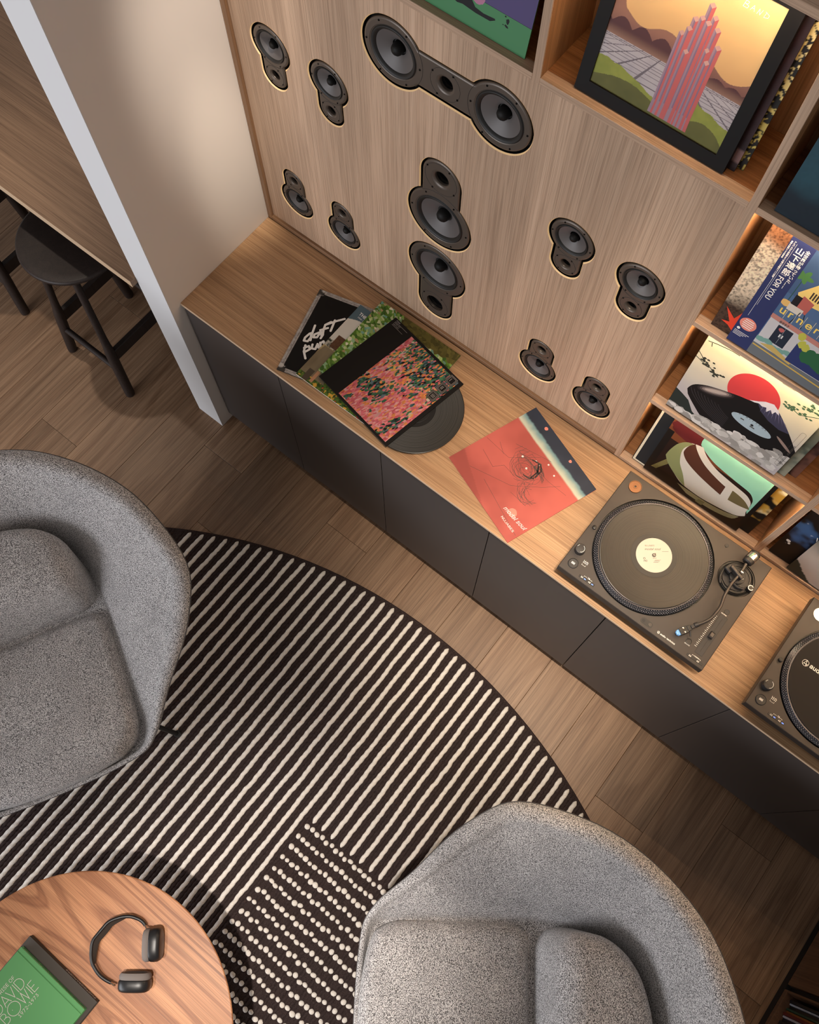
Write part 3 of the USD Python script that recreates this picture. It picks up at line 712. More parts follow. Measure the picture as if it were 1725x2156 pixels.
plain('coral', lin(224, 132, 116), .5)
ink(t, unary_union([blob(.24, .955, .02, .017, 5), blob(.64, .955, .016, .014, 6), blob(.78, .20, .045, .042, 7, .1)]), 'coral', .0042, name='coral_spots')
def script_text(s, h): return affinity.skew(glyphs(s, h), 22, 0, origin=(0, 0))
ink(t, place(script_text('modal soul', .040), .695, .150, 8), 'white_ink', .00422)
ink(t, place(affinity.scale(glyphs('NUJABES', .022), 1.35, 1, origin=(0, 0)), .755, .085, 2), 'white_ink', .00422)

# --- on the shelves ---------------------------------------------------
# green and purple cover, top left
t = sleeve('record_sleeve', 'green and purple record sleeve in the top cubby left of the framed picture', lean(.551, 1.9885, .022, 80), edge='sleeve_green')
poly_print(t, [(FULL, (88, 74, 128)), (sbox(0, 0, 1, .194), (76, 146, 94)), (Polygon([(.40, .12), (.46, .104), (.501, .112), (.6, .103), (.711, .104), (.747, .125), (.742, .134), (.658, .127), (.593, .136), (.56, .17), (.40, .19)]), (14, 14, 16)),
               (unary_union([blob(.811, .183, .006, .005, 1), blob(.833, .160, .010, .018, 2), blob(.829, .128, .016, .007, 3, deg=-20), blob(.805, .129, .005, .003, 4), blob(.822, .166, .003, .004, 5)]), (14, 14, 16)),
               (sbox(0, .1925, 1, .195), (40, 36, 60)), (blob(.60, .20, .05, .04, 8), (196, 128, 160))], .0042)

# framed picture: desert with coloured columns
t = thing('framed_picture', 'black framed picture of a desert with tall pink columns, in the top cubby', 'picture', mat4=lean(.98, 1.9885, .036, 80))
FW = 1.044 * S; b_ = .083 * S
fr_ = sbox(0, 0, FW, FW).difference(sbox(b_, b_, FW - b_, FW - b_))
obj('frame', extrude(fr_, 0, .016), 'frame_black', t)
def f_des(u, v):
    u = u * .878 + .083; v = v * .878 + .083
    c = mixc(L8((214, 164, 104)), L8((240, 206, 140)), sm(.4, 1.0, v + .3 * (nz(u, v, 3, 2) - .5)))
    h2 = .555 + .035 * np.sin(u * 17) * (u < .5) + .07 * sm(.16, .10, u) * 1.6 - .03 * sm(.35, .5, u); h2 = np.where(u > .7, .53 - .05 * np.abs(np.sin(u * 13)), h2)
    c = np.where((v < h2)[..., None], mixc(L8((122, 78, 70)), L8((150, 104, 86)), sm(.42, .55, v)), c)
    h1 = .475 + .045 * np.abs(np.sin(u * 24 + .8)) - .05 * sm(.2, .5, u) * 0 ; h1 = np.where(u > .7, .45 + .02 * np.abs(np.sin(u * 30)), h1)
    c = np.where((v < h1)[..., None], mixc(L8((150, 112, 92)), L8((84, 46, 48)), sm(.39, .47, v)), c)
    tile = v < .405; d = (.43 - v) * 1.0 + .02; px_ = (u - .5) / (d * 5.5 + .25); py_ = 1 / (d + .10)
    g1 = np.abs(((px_ * 9) % 1) - .5) > .44; g2 = np.abs(((py_ * 2.6) % 1) - .5) > .43
    tl = np.where((g1 | g2)[..., None], L8((112, 104, 112)), mixc(L8((196, 190, 194)), L8((172, 164, 172)), nz(u, v, 20, 3)))
    c = np.where(tile[..., None], tl, c)
    g = .215 + .02 * (nz(u, 0 * v, 20, 7) - .5) + .05 * np.sin(u * 6.5 + .6); g = np.where(u > .7, .285 - .25 * (u - .76) + .03 * (nz(u, 0 * v, 30, 9) - .5), g)
    c = np.where((v < g)[..., None], mixc(L8((126, 136, 46)), L8((158, 164, 66)), nz(u, v, 14, 4)), c)
    g_ = .15 + .045 * np.sin(u * 8 - .9) + .012 * (nz(u, 0 * v, 40, 5) - .5); g_ = np.where(u > .66, .20 - .9 * (u - .82) ** 2 * 4 + .015 * (nz(u, 0 * v, 40, 6) - .5), g_)
    c = np.where((v < g_)[..., None], mixc(L8((82, 84, 36)), L8((116, 114, 54)), nz(u, v, 10, 14)), c)
    return c
grid_print(t, f_des, 280, .0125, FW - 2 * b_, FW - 2 * b_, b_, b_, 'picture_print')
cols = []
for x, top_, w_ in ((.545, .70, .042), (.600, .80, .040), (.640, .75, .036), (.575, .72, .034), (.675, .70, .040), (.500, .60, .036), (.530, .64, .036), (.715, .62, .042), (.615, .71, .040), (.560, .52, .034), (.665, .58, .030), (.690, .52, .034)):
    ks = .17 + .03 * ((x * 37) % 1); bend = (x - .62) * .16
    left = Polygon([(x - w_ / 2, top_), (x, top_ - .018), (x, ks), (x + bend * .2, .10), (x + bend * .2 - w_ / 2, .10), (x - w_ / 2, ks)]); right = Polygon([(x, top_ - .018), (x + w_ / 2, top_), (x + w_ / 2, ks), (x + bend * .2 + w_ / 2, .10), (x + bend * .2, .10), (x, ks)])
    cap_ = Polygon([(x - w_ / 2, top_), (x, top_ - .018), (x + w_ / 2, top_), (x, top_ + .014)])
    cols += [(left, (158, 132, 150)), (Polygon([(x - w_ * .22, top_ - .008), (x, top_ - .018), (x, ks), (x - w_ * .22, ks)]), (136, 112, 140)), (right, (198, 92, 92)), (cap_, (206, 160, 152))]
poly_print(t, cols, .0127, name='picture_columns', clip=(.083, .083, .961, .961))
band = [[(.742, .868), (.748, .902)], [(.742, .90), (.765, .898), (.762, .886), (.745, .884)], [(.745, .885), (.770, .879), (.766, .867), (.742, .868)], [(.783, .868), (.796, .895), (.806, .868)], [(.788, .879), (.802, .879)], [(.822, .866), (.828, .892)], [(.828, .892), (.838, .866)], [(.838, .866), (.846, .893)], [(.862, .865), (.868, .893)], [(.862, .893), (.886, .884), (.884, .870), (.862, .865)]]
ink(t, strokes(band, .0035), 'white_ink', .0128)
# records standing behind the framed picture
for i, (x, y_, lab, c, ed) in enumerate(((1.008, .044, 'dark maroon record sleeve showing right behind the framed picture', (66, 38, 44), 'sleeve_black'), (1.020, .056, 'black record sleeve with yellow speckles, furthest back behind the framed picture', (196, 168, 84), 'sleeve_black'))):
    t = sleeve('record_sleeve', lab, lean(x, 1.9885, y_, 80), edge=ed)
    if i == 0: grid_print(t, lambda u, v: mixc(L8((64, 36, 42)), L8((24, 18, 20)), sm(.3, .7, nz(u, v, 5, 3))) * np.where(v < .16, 1.0, 1.0)[..., None] + np.where(((v < .14) & (v > .05))[..., None], L8((120, 92, 88)), 0), 60, .0042)
    else: grid_print(t, lambda u, v: np.where((nz(u, v, 50, 6) > .52)[..., None], mixc(L8((206, 184, 84)), L8((226, 212, 150)), sm(.2, .9, v)), L8((24, 20, 16))) * np.where((v < .12)[..., None], .8, 1.0), 130, .0042)

# teal watercolour
t = sleeve('record_sleeve', 'dark teal watercolour record sleeve in the cubby right of the framed picture', lean(1.424, 1.9885, .016, 80), edge='sleeve_black')
grid_print(t, lambda u, v: mixc(mixc(L8((38, 82, 96)), L8((24, 40, 52)), sm(.35, .65, nz(u, v, 3.4, 5))), L8((206, 184, 190)), sm(.30, .62, u - .75 * v - .06 + .25 * (nz(u, v, 6, 2) - .5)))
           * (.88 + .24 * nz(u, v, 90, 7))[..., None], 130, .0042)

# sand record behind the navy one
t = sleeve('record_sleeve', 'sand coloured record sleeve with a red leaf, half behind the navy banded sleeve', lean(1.429, 1.6066, .021, 80), edge='sleeve_black')
def f_sand(u, v):
    n_ = nz(u, v, 90, 3, 3); base = mixc(L8((66, 46, 34)), L8((224, 204, 176)), sm(.05, .45, v + .6 * (u - .3) + .5 * (nz(u, v, 4, 7) - .5)))
    base = mixc(base, L8((150, 100, 62)), sm(.70, .92, v + .2 * (nz(u, v, 6, 2) - .5)))
    return base * (.45 + 1.1 * sm(.30, .60, n_))[..., None]
grid_print(t, f_sand, 180, .0042)
plain('leaf_red', lin(226, 60, 24), .5)
ink(t, Polygon([(.155, .04), (.10, .075), (.045, .085), (.10, .105), (.03, .21), (.115, .15), (.145, .235), (.17, .15), (.20, .10), (.21, .05)]), 'leaf_red', .0043, name='red_leaf')

# navy banded illustration
t = sleeve('record_sleeve', 'record sleeve with navy side band of white characters and a street shop illustration', lean(1.475, 1.6120, .0075, 82.5), th=.004)
navy = (42, 52, 104)
lay = [(FULL, (70, 104, 150)), (sbox(.16, .62, 1, 1), (62, 92, 134)), (sbox(.16, 0, 1, .115), (112, 118, 124)), (Polygon([(.165, .088), (.68, .066), (1, .055), (1, .065), (.68, .078), (.165, .100)]), (214, 176, 74)),
       (Polygon([(.16, .115), (1, .115), (1, .16), (.16, .15)]), (206, 206, 208)), (Polygon([(.165, .14), (.60, .12), (.60, .40), (.165, .40)]), (206, 204, 208)),
       (Polygon([(.16, .375), (.60, .36), (.60, .40), (.16, .415)]), (196, 130, 118)), (Polygon([(.17, .415), (.75, .40), (.75, .52), (.17, .535)]), (78, 108, 148)),
       (sbox(.235, .19, .345, .355), (34, 44, 62)), (sbox(.287, .20, .290, .35), (140, 150, 160)), (sbox(.275, .26, .284, .29), (230, 230, 230)), (sbox(.294, .26, .303, .29), (230, 230, 230)), (blob(.27, .325, .018, .018, 2), (196, 92, 90)),
       (unary_union([blob(.19 + .05 * i, .165 + .012 * math.sin(i * 2), .035, .022, i) for i in range(5)]), (120, 168, 160)), (Polygon([(.20, .13), (.44, .10), (.45, .12), (.28, .17)]), (206, 176, 96)),
       (sbox(.40, .12, .72, .30), (40, 54, 112)), (unary_union([blob(.52 + .05 * i, .25 + .05 * math.sin(i * 3), .06, .07, i + 9) for i in range(4)]), (40, 104, 66)), (unary_union([blob(.40 + .03 * i, .33 + .04 * math.cos(i * 2), .025, .035, i + 19) for i in range(3)]), (196, 196, 70)),
       (strokes([[(.191, .55), (.194, .77)]], .006), (40, 84, 80)), (unary_union([blob(.194 + .03 * math.cos(i * 1.26), .785 + .025 * math.sin(i * 1.26), .03, .016, i, deg=i * 72) for i in range(5)]), (74, 128, 66)),
       (blob(.19, .54, .035, .028, 3), (226, 184, 104)), (Polygon([(.215, .66), (.24, .60), (.40, .62), (.40, .78), (.30, .80)]), (236, 206, 116)), (Polygon([(.235, .56), (.33, .53), (.34, .64), (.26, .66)]), (182, 92, 84)), (sbox(.215, .55, .26, .64), (30, 28, 34)), (sbox(.21, .50, .31, .555), (214, 208, 200)),
       (unary_union([sbox(.29 + .018 * i, .66, .30 + .018 * i, .72) for i in range(6)]), (60, 48, 44)), (strokes([[(.30, .53), (.28, .41)], [(.33, .53), (.36, .42)]], .006), (26, 34, 52)),
       (unary_union([sbox(.228 + .062 * i, .415, .231 + .062 * i, .53) for i in range(8)]), (214, 206, 180)),
       (sbox(0, 0, .160, 1), navy)]
poly_print(t, lay, .0042)
try:
    CJ = lambda s, h: glyphs(s, h, True, True)
    col = lambda s, h, x, y0, dy: unary_union([place(CJ(c, h), x, y0 - dy * i, 0) for i, c in enumerate(s)])
    ink(t, col('山下達郎', .040, .056, .905, .060), 'white_ink', .0043)
    ink(t, col('全世界が待っていた!!', .022, .112, .935, .0315), 'white_ink', .0043)
    ink(t, col('アルバムから未発表まで究極の名盤がついに登場', .010, .024, .962, .0145), 'white_ink', .0043)
    ink(t, col('最新の技術による高音質', .009, .006, .955, .0135), 'white_ink', .0043)
except Exception: pass
ink(t, place(glyphs('FOR YOU', .037, True), .060, .700, -90, .95), 'white_ink', .0043)
ink(t, unary_union([sbox(.0355, .284, .0375, .80), sbox(.046, .40, .0475, .96), sbox(.06, .714, .098, .716)]), 'white_ink', .0043, name='rule')
ink(t, unary_union([sbox(.012, .118 - .012 * i, .012 + .11 - .016 * i, .1215 - .012 * i) for i in range(4)] + [blob(.03, .145, .012, .012, 4)]), 'white_ink', .0043, name='small_print')
ink(t, blob(.072, .212, .058, .056, 2, .04, 60), 'coral', .0043, name='round_sticker')
ink(t, unary_union([sbox(.032 + .004 * abs(i - 2), .175 + .017 * i, .112 - .004 * abs(i - 2), .181 + .017 * i) for i in range(5)]), 'white_ink', .00445, name='sticker_print')
plain('sign_yellow', lin(226, 200, 96), .5)
ink(t, unary_union([place(glyphs(c, .056, True), .180 + .0625 * i, .448, 0) for i, c in enumerate("urner's")]), 'sign_yellow', .0043)
ink(t, place(glyphs('8997', .020, True), .225, .372, -2), 'ink_dark', .0043)

# mountain and vinyl cover
t = sleeve('record_sleeve', 'cream record sleeve with red sun over a vinyl-shaped mountain', lean(1.436, 1.2420, .0105, 82.5), w=.319, h=.319)
grid_print(t, lambda u, v: mixc(L8((190, 182, 184)), L8((236, 226, 188)), sm(.2, .85, v + .2 * (nz(u, v, 3, 4) - .5))), 40, .0042, .319, .319)
vin = Polygon(bez([(.075, .30), (.09, .36), (.162, .434), (.30, .50), (.42, .545), (.52, .575), (.60, .645), (.66, .668), (.72, .63), (.80, .565), (.90, .47), (1.0, .36)], 60) + bez([(1.0, .22), (.80, .16), (.6, .08), (.45, .07), (.30, .10), (.18, .18), (.10, .25)], 40)).buffer(0)
lab_ = affinity.scale(Point(.625, .345).buffer(1, quad_segs=20), .170, .060)
lay = [(affinity.scale(Point(.503, .635).buffer(.202, quad_segs=24), 1, 1), (206, 44, 50)), (Polygon([(0, .24), (.06, .22), (.13, .19), (.20, .10), (.30, .05), (.25, 0), (0, 0)]), (38, 48, 46)), (vin, (17, 15, 18))]
for i, c in enumerate(((44, 38, 40), (84, 74, 74), (136, 122, 118), (184, 168, 160))): lay.append((affinity.rotate(affinity.scale(Point(.265, .445).buffer(1), .15 - .02 * i, .050 - .011 * i), 28).intersection(vin), c))
for i in range(9): lay.append((affinity.rotate(affinity.scale(Point(.60, .36).buffer(1, quad_segs=24), .52 - .030 * i, .235 - .015 * i), -4).exterior.buffer(.0016).intersection(vin).intersection(sbox(0, 0, .46, .34)), (70, 66, 72)))
lay += [(affinity.rotate(affinity.scale(Point(.90, .36).buffer(1), .09, .014), -28), (150, 128, 120)),
        (Polygon([(.555, .60), (.60, .645), (.66, .668), (.72, .63), (.80, .565), (.88, .49), (.80, .47), (.70, .49), (.62, .53)]), (58, 58, 84)),
        (unary_union([Polygon([(x, .655 - abs(x - .65) * .6), (x + .012, .65 - abs(x - .65) * .6), (x + .03 + .3 * (x - .66), .52)]) for x in np.linspace(.60, .80, 9)]), (104, 102, 138)),
        (Polygon([(.50, .57), (.56, .612), (.60, .648), (.66, .672), (.718, .636), (.735, .60), (.70, .612), (.69, .575), (.665, .605), (.648, .56), (.63, .60), (.60, .585), (.57, .595), (.54, .578)]), (224, 222, 230)), (lab_, (166, 188, 202)), (Point(.63, .350).buffer(.012), (40, 40, 44))]
rg = random.Random(5)
for i in range(150):
    x = rg.random() * 1.05 - .02; top_ = .03 + .255 * x + .03 * math.sin(x * 22); y_ = top_ * rg.random() ** .6 - .01; g_ = rg.randint(150, 226)
    q = blob(x, y_, .03 + .02 * rg.random(), .018 + .014 * rg.random(), i, .35, 18)
    lay.append((q.difference(lab_), (g_, g_ - 4, g_ - 8)))
poly_print(t, lay, .0043, s=.319, name='cover_picture')
pine = lambda cx, cy, n_, sc, sd: unary_union([blob(cx + sc * (random.Random(sd + i).random() - .5) * 2.2, cy + sc * (random.Random(sd + i + 50).random() - .5) * 1.2, .012, .008, i, .5, 14) for i in range(n_)])
plain('pine', lin(34, 38, 26), .6); plain('pine_green', lin(60, 92, 62), .6)
ink(t, unary_union([pine(.10, .66, 16, .06, 3), pine(.20, .60, 14, .05, 90), strokes([[(0, .72), (.08, .66), (.22, .59)], [(.0, .66), (.10, .63)], [(.02, .86), (.09, .88), (.20, .90), (.26, .90)], [(.05, .86), (.06, .83)]], .006)]), 'pine', .0043, s=.319, name='pine_branch')
ink(t, unary_union([pine(.85, .78, 26, .09, 300), pine(.75, .74, 10, .04, 400), pine(.93, .86, 14, .06, 500), strokes([[(.72, .75), (.84, .72), (.96, .80)]], .006)]), 'pine_green', .0043, s=.319, name='pine_branch')
ink(t, unary_union([sbox(.305, .905, .408, .96).difference(sbox(.308, .908, .405, .957)), sbox(.61, .90, .711, .96).difference(sbox(.613, .903, .708, .957))]), 'ink_dark', .0043, s=.319, name='caption_box')
try: ink(t, unary_union([place(CJ('山頂', .03), .325, .915, 0), place(CJ('音盤', .03), .63, .910, 0)]), 'ink_dark', .0043, s=.319)
except Exception: pass
cap_ = LineString([(.958, .14), (.958, .57)]); cap_ = cap_.buffer(.020).difference(cap_.buffer(.0185))
ink(t, cap_, 'ink_dark', .0043, s=.319, name='caption_box')
ink(t, unary_union([place(glyphs('symaisema', .017), .963, .42, -90), place(glyphs('+ ORIENTAM', .017), .963, .30, -90), place(glyphs('RECORD LP', .010), .962, .19, -90)]), 'ink_dark', .0043, s=.319)
ink(t, unary_union([place(glyphs(c, .014), .50 + .028 * i, .378 + .012 * math.sin(i * .4), 0) for i, c in enumerate('AYMAISEMA')] + [sbox(.53, .345, .56, .355), sbox(.62, .325, .66, .335)]), 'ink_dark', .0043, s=.319)
for i, (dx, y_, lab, c1, c2) in enumerate(((.028, .030, 'grey-green record sleeve just behind the mountain cover', (150, 150, 132), (60, 76, 66)), (.052, .044, 'dark reddish record sleeve furthest back behind the mountain cover', (110, 70, 56), (30, 18, 20)))):
    t = sleeve('record_sleeve', lab, lean(1.436 + dx, 1.2306, y_, 82), edge='sleeve_black')
    grid_print(t, lambda u, v, c1=c1, c2=c2: mixc(L8(c1), L8(c2), sm(.35, .65, nz(u, v, 9, 4)) * sm(1.0, .2, v)), 70, .0042)

# white-ring cover on the lowest shelf
t = sleeve('record_sleeve', 'dark record sleeve with a big curved white and olive ring on mint green, lowest shelf', lean(1.473, .8745, .0105, 82.5), edge='sleeve_black', w=.319, h=.319)
ringo = bez([(.105, .36), (.13, .56), (.225, .695), (.33, .74)], 20)
lay = [(FULL, (34, 18, 14)), (sbox(0, .60, 1, 1), (110, 58, 28)), (blob(.36, .80, .4, .14, 3), (88, 20, 26)), (sbox(.965, 0, 1, 1), (10, 10, 10)), (sbox(0, 0, .06, .7), (14, 12, 12)), (sbox(.0, .0, 1, .13), (16, 10, 10)),
       (Polygon([(.29, .80)] + bez([(.30, .753), (.489, .643), (.699, .601), (.864, .573), (.93, .49), (.945, .33)], 40) + [(.963, .30), (.963, 1), (.29, 1)]), (134, 200, 176)),
       (Polygon([(.05, .09), (.10, .10), (.20, .34), (.15, .36)]), (122, 114, 66)),
       (Polygon(ringo + bez([(.33, .74), (.40, .66), (.55, .58), (.70, .55), (.86, .52), (.935, .44), (.945, .32)], 40) + bez([(.965, .26), (.90, .19), (.72, .135), (.55, .11), (.39, .12), (.25, .20), (.139, .301), (.105, .36)], 40)), (214, 208, 198)),
       (Polygon(bez([(.105, .36), (.13, .56), (.225, .695), (.26, .70)], 20) + bez([(.26, .70), (.20, .56), (.235, .40), (.33, .25), (.40, .12)], 20) + bez([(.39, .12), (.25, .20), (.139, .301), (.106, .355)], 14)), (140, 146, 96)),
       (Polygon(bez([(.245, .69), (.215, .55), (.26, .47), (.40, .39), (.55, .345), (.687, .315)], 30) + bez([(.687, .315), (.677, .457)], 4) + bez([(.675, .455), (.55, .49), (.42, .55), (.30, .66), (.26, .72)], 24)), (84, 46, 32)),
       (Polygon(bez([(.743, .468), (.85, .45), (.93, .40), (.955, .372)], 20) + bez([(.955, .370), (.86, .335), (.761, .318)], 12)), (108, 96, 62)),
       (Polygon(bez([(.33, .10), (.55, .10), (.75, .125), (.93, .20)], 20) + bez([(.93, .19), (.90, .12), (.6, .04), (.45, .04)], 14)), (150, 146, 112)),
       (Polygon([(.55, .02), (.62, .02), (.63, .09), (.57, .08)]), (122, 118, 80))]
poly_print(t, lay, .0042, s=.319)
t = sleeve('record_sleeve', 'navy record sleeve with cream border, left behind the white ring cover', lean(1.4300, .8624, .020, 81), edge='sleeve_black', w=.312, h=.312)
poly_print(t, [(FULL, (234, 226, 200)), (sbox(.028, .028, 1, 1), (26, 36, 44)), (sbox(0, 0, 1, .006), (12, 12, 12)), (sbox(0, 0, .006, 1), (12, 12, 12))], .0042, s=.312)
t = sleeve('record_sleeve', 'yellow and black photographic record sleeve, right behind the white ring cover', lean(1.510, .8624, .030, 82), edge='sleeve_black')
grid_print(t, lambda u, v: mixc(L8((8, 8, 8)), mixc(L8((196, 150, 40)), L8((240, 226, 180)), sm(.45, .7, nz(u, v, 9, 6))), sm(.46, .52, nz(u, v, 7, 5) + .25 * (v - .45))), 100, .0042)
# next column, lowest shelf
t = sleeve('record_sleeve', 'near-black record sleeve with blue starry patches in the next column of the lowest shelf', lean(1.896, .8660, .022, 82), edge='sleeve_black')
grid_print(t, lambda u, v: mixc(mixc(L8((5, 6, 10)), L8((40, 84, 136)), sm(.56, .78, nz(u, v, 6, 12))), L8((220, 226, 236)), sm(.70, .76, nz(u, v, 16, 14))), 150, .0042)
ink(t, unary_union([blob(.055, .29, .022, .018, 3), blob(.075, .26, .012, .014, 4), strokes([[(.20, .55), (.235, .46), (.24, .42)]], .008)]), 'white_ink', .0043, name='pale_marks')
t = sleeve('record_sleeve', 'misty grey record sleeve with dark slope in front of the starry one', lean(1.962, .8680, .0075, 82), edge='sleeve_black')
grid_print(t, lambda u, v: np.where((v < .16 - .9 * (u - .02) + .05 * nz(u, v, 20, 3))[..., None], L8((44, 52, 46)), mixc(L8((196, 186, 178)), L8((84, 92, 82)), sm(.2, .75, v + .3 * (nz(u, v, 4, 5) - .5)))), 110, .0042)

# ------------------------------------------------------------------ turntables
def make_turntable(label, loc, playing):
    t = thing('turntable', label, 'turntable', 'turntables on the console', loc=loc)
    w, d = .2335, .181; zt = .09
    body = loops([np.array([(-w + i, -d + i2, z), (w - i, -d + i2, z), (w - i, d - i, z), (-w + i, d - i, z)]) for i, i2, z in ((.010, .016, .040), (.003, .003, .056), (0, 0, .060), (0, 0, zt - .0015), (.0015, .0015, zt))], False, True)
    pc = (-.0425, .004); PR = .1665
    rcx, rcy, rr = .172, .092, .0520
    tp = sbox(-w + .0015, -d + .0015, w - .0015, d - .0015).difference(Point(*pc).buffer(PR + .0035, quad_segs=40)).difference(Point(rcx, rcy).buffer(rr, quad_segs=24))
    v, f = tri2d(tp)
    obj('plinth', cat([body, TM(np.c_[v, np.full(len(v), zt)], f)]), 'tt_top', t)
    a = np.arange(97) * 2 * PI / 96
    obj('platter_well', mv(lathe([(.0002, zt - .010), (PR + .0035, zt - .010), (PR + .0036, zt)], 96), *pc), 'tt_black', t)
    obj('foot', mv(lathe([(.0002, 0), (.026, 0), (.028, .004), (.028, .030), (.022, .041), (.0002, .041)], 32), -.175, -.125), 'tt_base', t, smooth=40)
    for x, y in ((.175, -.125), (-.175, .125), (.175, .125)): obj('foot', mv(lathe([(.0002, 0), (.026, 0), (.028, .004), (.028, .030), (.022, .041), (.0002, .041)], 32), x, y), 'tt_base', t, smooth=40)
    zp = zt + .0085
    pl = obj('platter', mv(lathe([(PR, zt - .008), (PR, zt - .003), (PR - .001, zt), (PR - .0115, zp - .001), (PR - .0122, zp), (PR - .0150, zp), (PR - .0155, zp - .0012), (.0035, zp - .0012)], 128), *pc), 'tt_platter', t, smooth=30)
    dots = []; nd = 150; hem = trimesh.creation.icosphere(1, 1.0)
    for row in range(4):
        fr = (.12, .37, .62, .87)[row]; rr_ = PR - .001 - .0105 * fr; zz = zt + .0075 * fr; r0 = (.0007, .0011, .0007, .0010)[row]
        for i in range(nd):
            q = (i + .5 * (row % 2)) * 2 * PI / nd
            h = hem.copy(); h.apply_scale([r0, r0, r0 * .7]); h.apply_translation([pc[0] + rr_ * math.cos(q), pc[1] + rr_ * math.sin(q), zz]); dots.append(h)
    obj('strobe_dots', cat(dots), 'tt_dot', pl, kind='stuff')
    obj('slipmat', mv(lathe([(.0035, zp - .001), (.0035, zp + .0012), (.1492, zp + .0012), (.1497, zp - .001)], 96), *pc), 'slipmat', t)
    obj('spindle', mv(lathe([(.0035, zp), (.0035, zp + .012), (.0028, zp + .0145), (.0002, zp + .016)], 20), *pc), 'chrome', t, smooth=True)
    ad = obj('adapter', mv(lathe([(.0030, zt + .0006), (.0032, zt + .003), (.0060, zt + .0030), (.0065, zt + .0022), (.0165, zt + .0022), (.0172, zt + .0032), (.0188, zt + .0032), (.0192, zt + .0004)], 56), -.196, .1465), 'copper' if playing else 'silver', t, smooth=30)
    kn = obj('power_knob', mv(lathe([(.0150, zt), (.0150, zt + .014), (.0142, zt + .0185), (.0125, zt + .0195), (.0002, zt + .0195)], 40), -.212, -.108), 'tt_base', t, smooth=40)
    for a0, a1 in ((-1.1, 1.3), (2.4, 3.1)):
        q = np.linspace(a0, a1, 18); obj('dial_mark', tube(np.c_[-.212 + .0108 * np.cos(q), -.108 + .0108 * np.sin(q), np.full(18, zt + .0195)], .0006, 6), 'white_ink', kn)
    sb_ = obj('start_button', mv(lathe([(.0148, zt + .0004), (.0145, zt + .0025), (.0132, zt + .0032), (.0128, zt + .0022), (.0002, zt + .0020)], 40), -.2045, -.150), 'tt_base', t, smooth=40)
    g = unary_union([sbox(-.0055 + .0028 * i, -.0035, -.0055 + .0028 * i + .0014, .0035) for i in range(4)] + [sbox(-.0055, -.0008, .0045, .0004)])
    obj('button_mark', extrude(place(g, -.2045, -.150, 0), zt + .0030, zt + .0034), 'white_ink', sb_)
    g = unary_union([sbox(x + .0011, y + .0008, x + .0035, y + .0030) for x in (-.0075, -.0035, .0005, .0045) for y in (.0035, -.0005)] + [sbox(-.006, -.007, .006, -.0063), sbox(-.006, -.007, -.0053, -.003), sbox(.0053, -.007, .006, -.003)] + [sbox(-.007, .0075, -.005, .0085), sbox(-.002, .0075, 0, .0085), sbox(.003, .0075, .006, .0085)])
    obj('printed_legend', extrude(place(g, -.179, -.131, 0), zt + .0001, zt + .0003), 'white_ink', t)
    for x0, tx in ((-.172, ('33', '45')), (.178, ('50', '60'))):
        bar = obj('speed_buttons', bx(x0, x0 + .0495, -.1715, -.1635, zt - .001, zt + .0008, .0004), 'tt_black', t)
        for i in range(2):
            obj('lettering', extrude(place(glyphs(tx[i], .0042, True), x0 + .005 + .0245 * i, -.1695), zt + .0008, zt + .001), 'white_ink', bar)
            if x0 < 0: obj('indicator', bx(x0 + .0155 + .0245 * i, x0 + .0215 + .0245 * i, -.1690, -.1665, zt + .0007, zt + .0013), 'led_blue', bar)
        g = unary_union([sbox(x0 + .012, -.1605, x0 + .021, -.1598), sbox(x0 + .028, -.1605, x0 + .038, -.1598), sbox(x0 + .012, -.1625, x0 + .0127, -.1598), sbox(x0 + .0373, -.1625, x0 + .038, -.1598), place(glyphs('78' if x0 < 0 else 'TEMPO', .0035 if x0 > 0 else .0042, True), x0 + (.0225 if x0 < 0 else .019), -.1615, 0, .8 if x0 > 0 else 1)])
        obj('printed_legend', extrude(g, zt + .0001, zt + .0003), 'white_ink', t)
    lp_ = obj('target_light', extrude(unary_union([Point(.037, -.1635).buffer(.0085), Point(.057, -.1635).buffer(.0085), sbox(.037, -.172, .057, -.155)]), zt - .001, zt + .0006), 'tt_black', t)
    obj('lamp_socket', mv(lathe([(.0048, zt + .0006), (.0048, zt + .002), (.0002, zt + .0022)], 24), .057, -.1635), 'arm_grey', lp_)
    obj('lamp_hole', mv(lathe([(.0045, zt + .0008), (.0002, zt + .0008)], 24), .037, -.1635), 'hole_black', lp_)
    g = unary_union([place(glyphs('audio-technica', .0046, True), .0925, -.1685), Point(.0865, -.1662).buffer(.0037).difference(Point(.0865, -.1662).buffer(.0030)), strokes([[(.0845, -.1685), (.0872, -.1632), (.0882, -.1685)], [(.0853, -.1672), (.0880, -.1672)]], .0006)])
    obj('lettering', extrude(g, zt + .0001, zt + .0004), 'white_ink', t)
    # pitch slider
    s_ = obj('pitch_slider', bx(.1905, .2135, -.1505, -.0190, zt - .001, zt + .0006, .0004), 'tt_base', t)
    obj('slot', bx(.2010, .2030, -.1415, -.0280, zt + .0006, zt + .0009), 'tt_slot', s_)
    obj('fader', loops([np.array([(.1955 + i, -.0955 + j, z), (.2085 - i, -.0955 + j, z), (.2085 - i, -.0765 - j, z), (.1955 + i, -.0765 - j, z)]) for i, j, z in ((0, 0, zt + .001), (.0006, .0006, zt + .0095), (.002, .004, zt + .0115))], True, False), 'arm_grey', s_)
    obj('tick_marks', extrude(unary_union([sbox(.1825 if i % 2 else .1808, -.0315 - .0052 * i, .1872, -.0304 - .0052 * i) for i in range(21)]), zt + .0001, zt + .0003), 'white_ink', t)
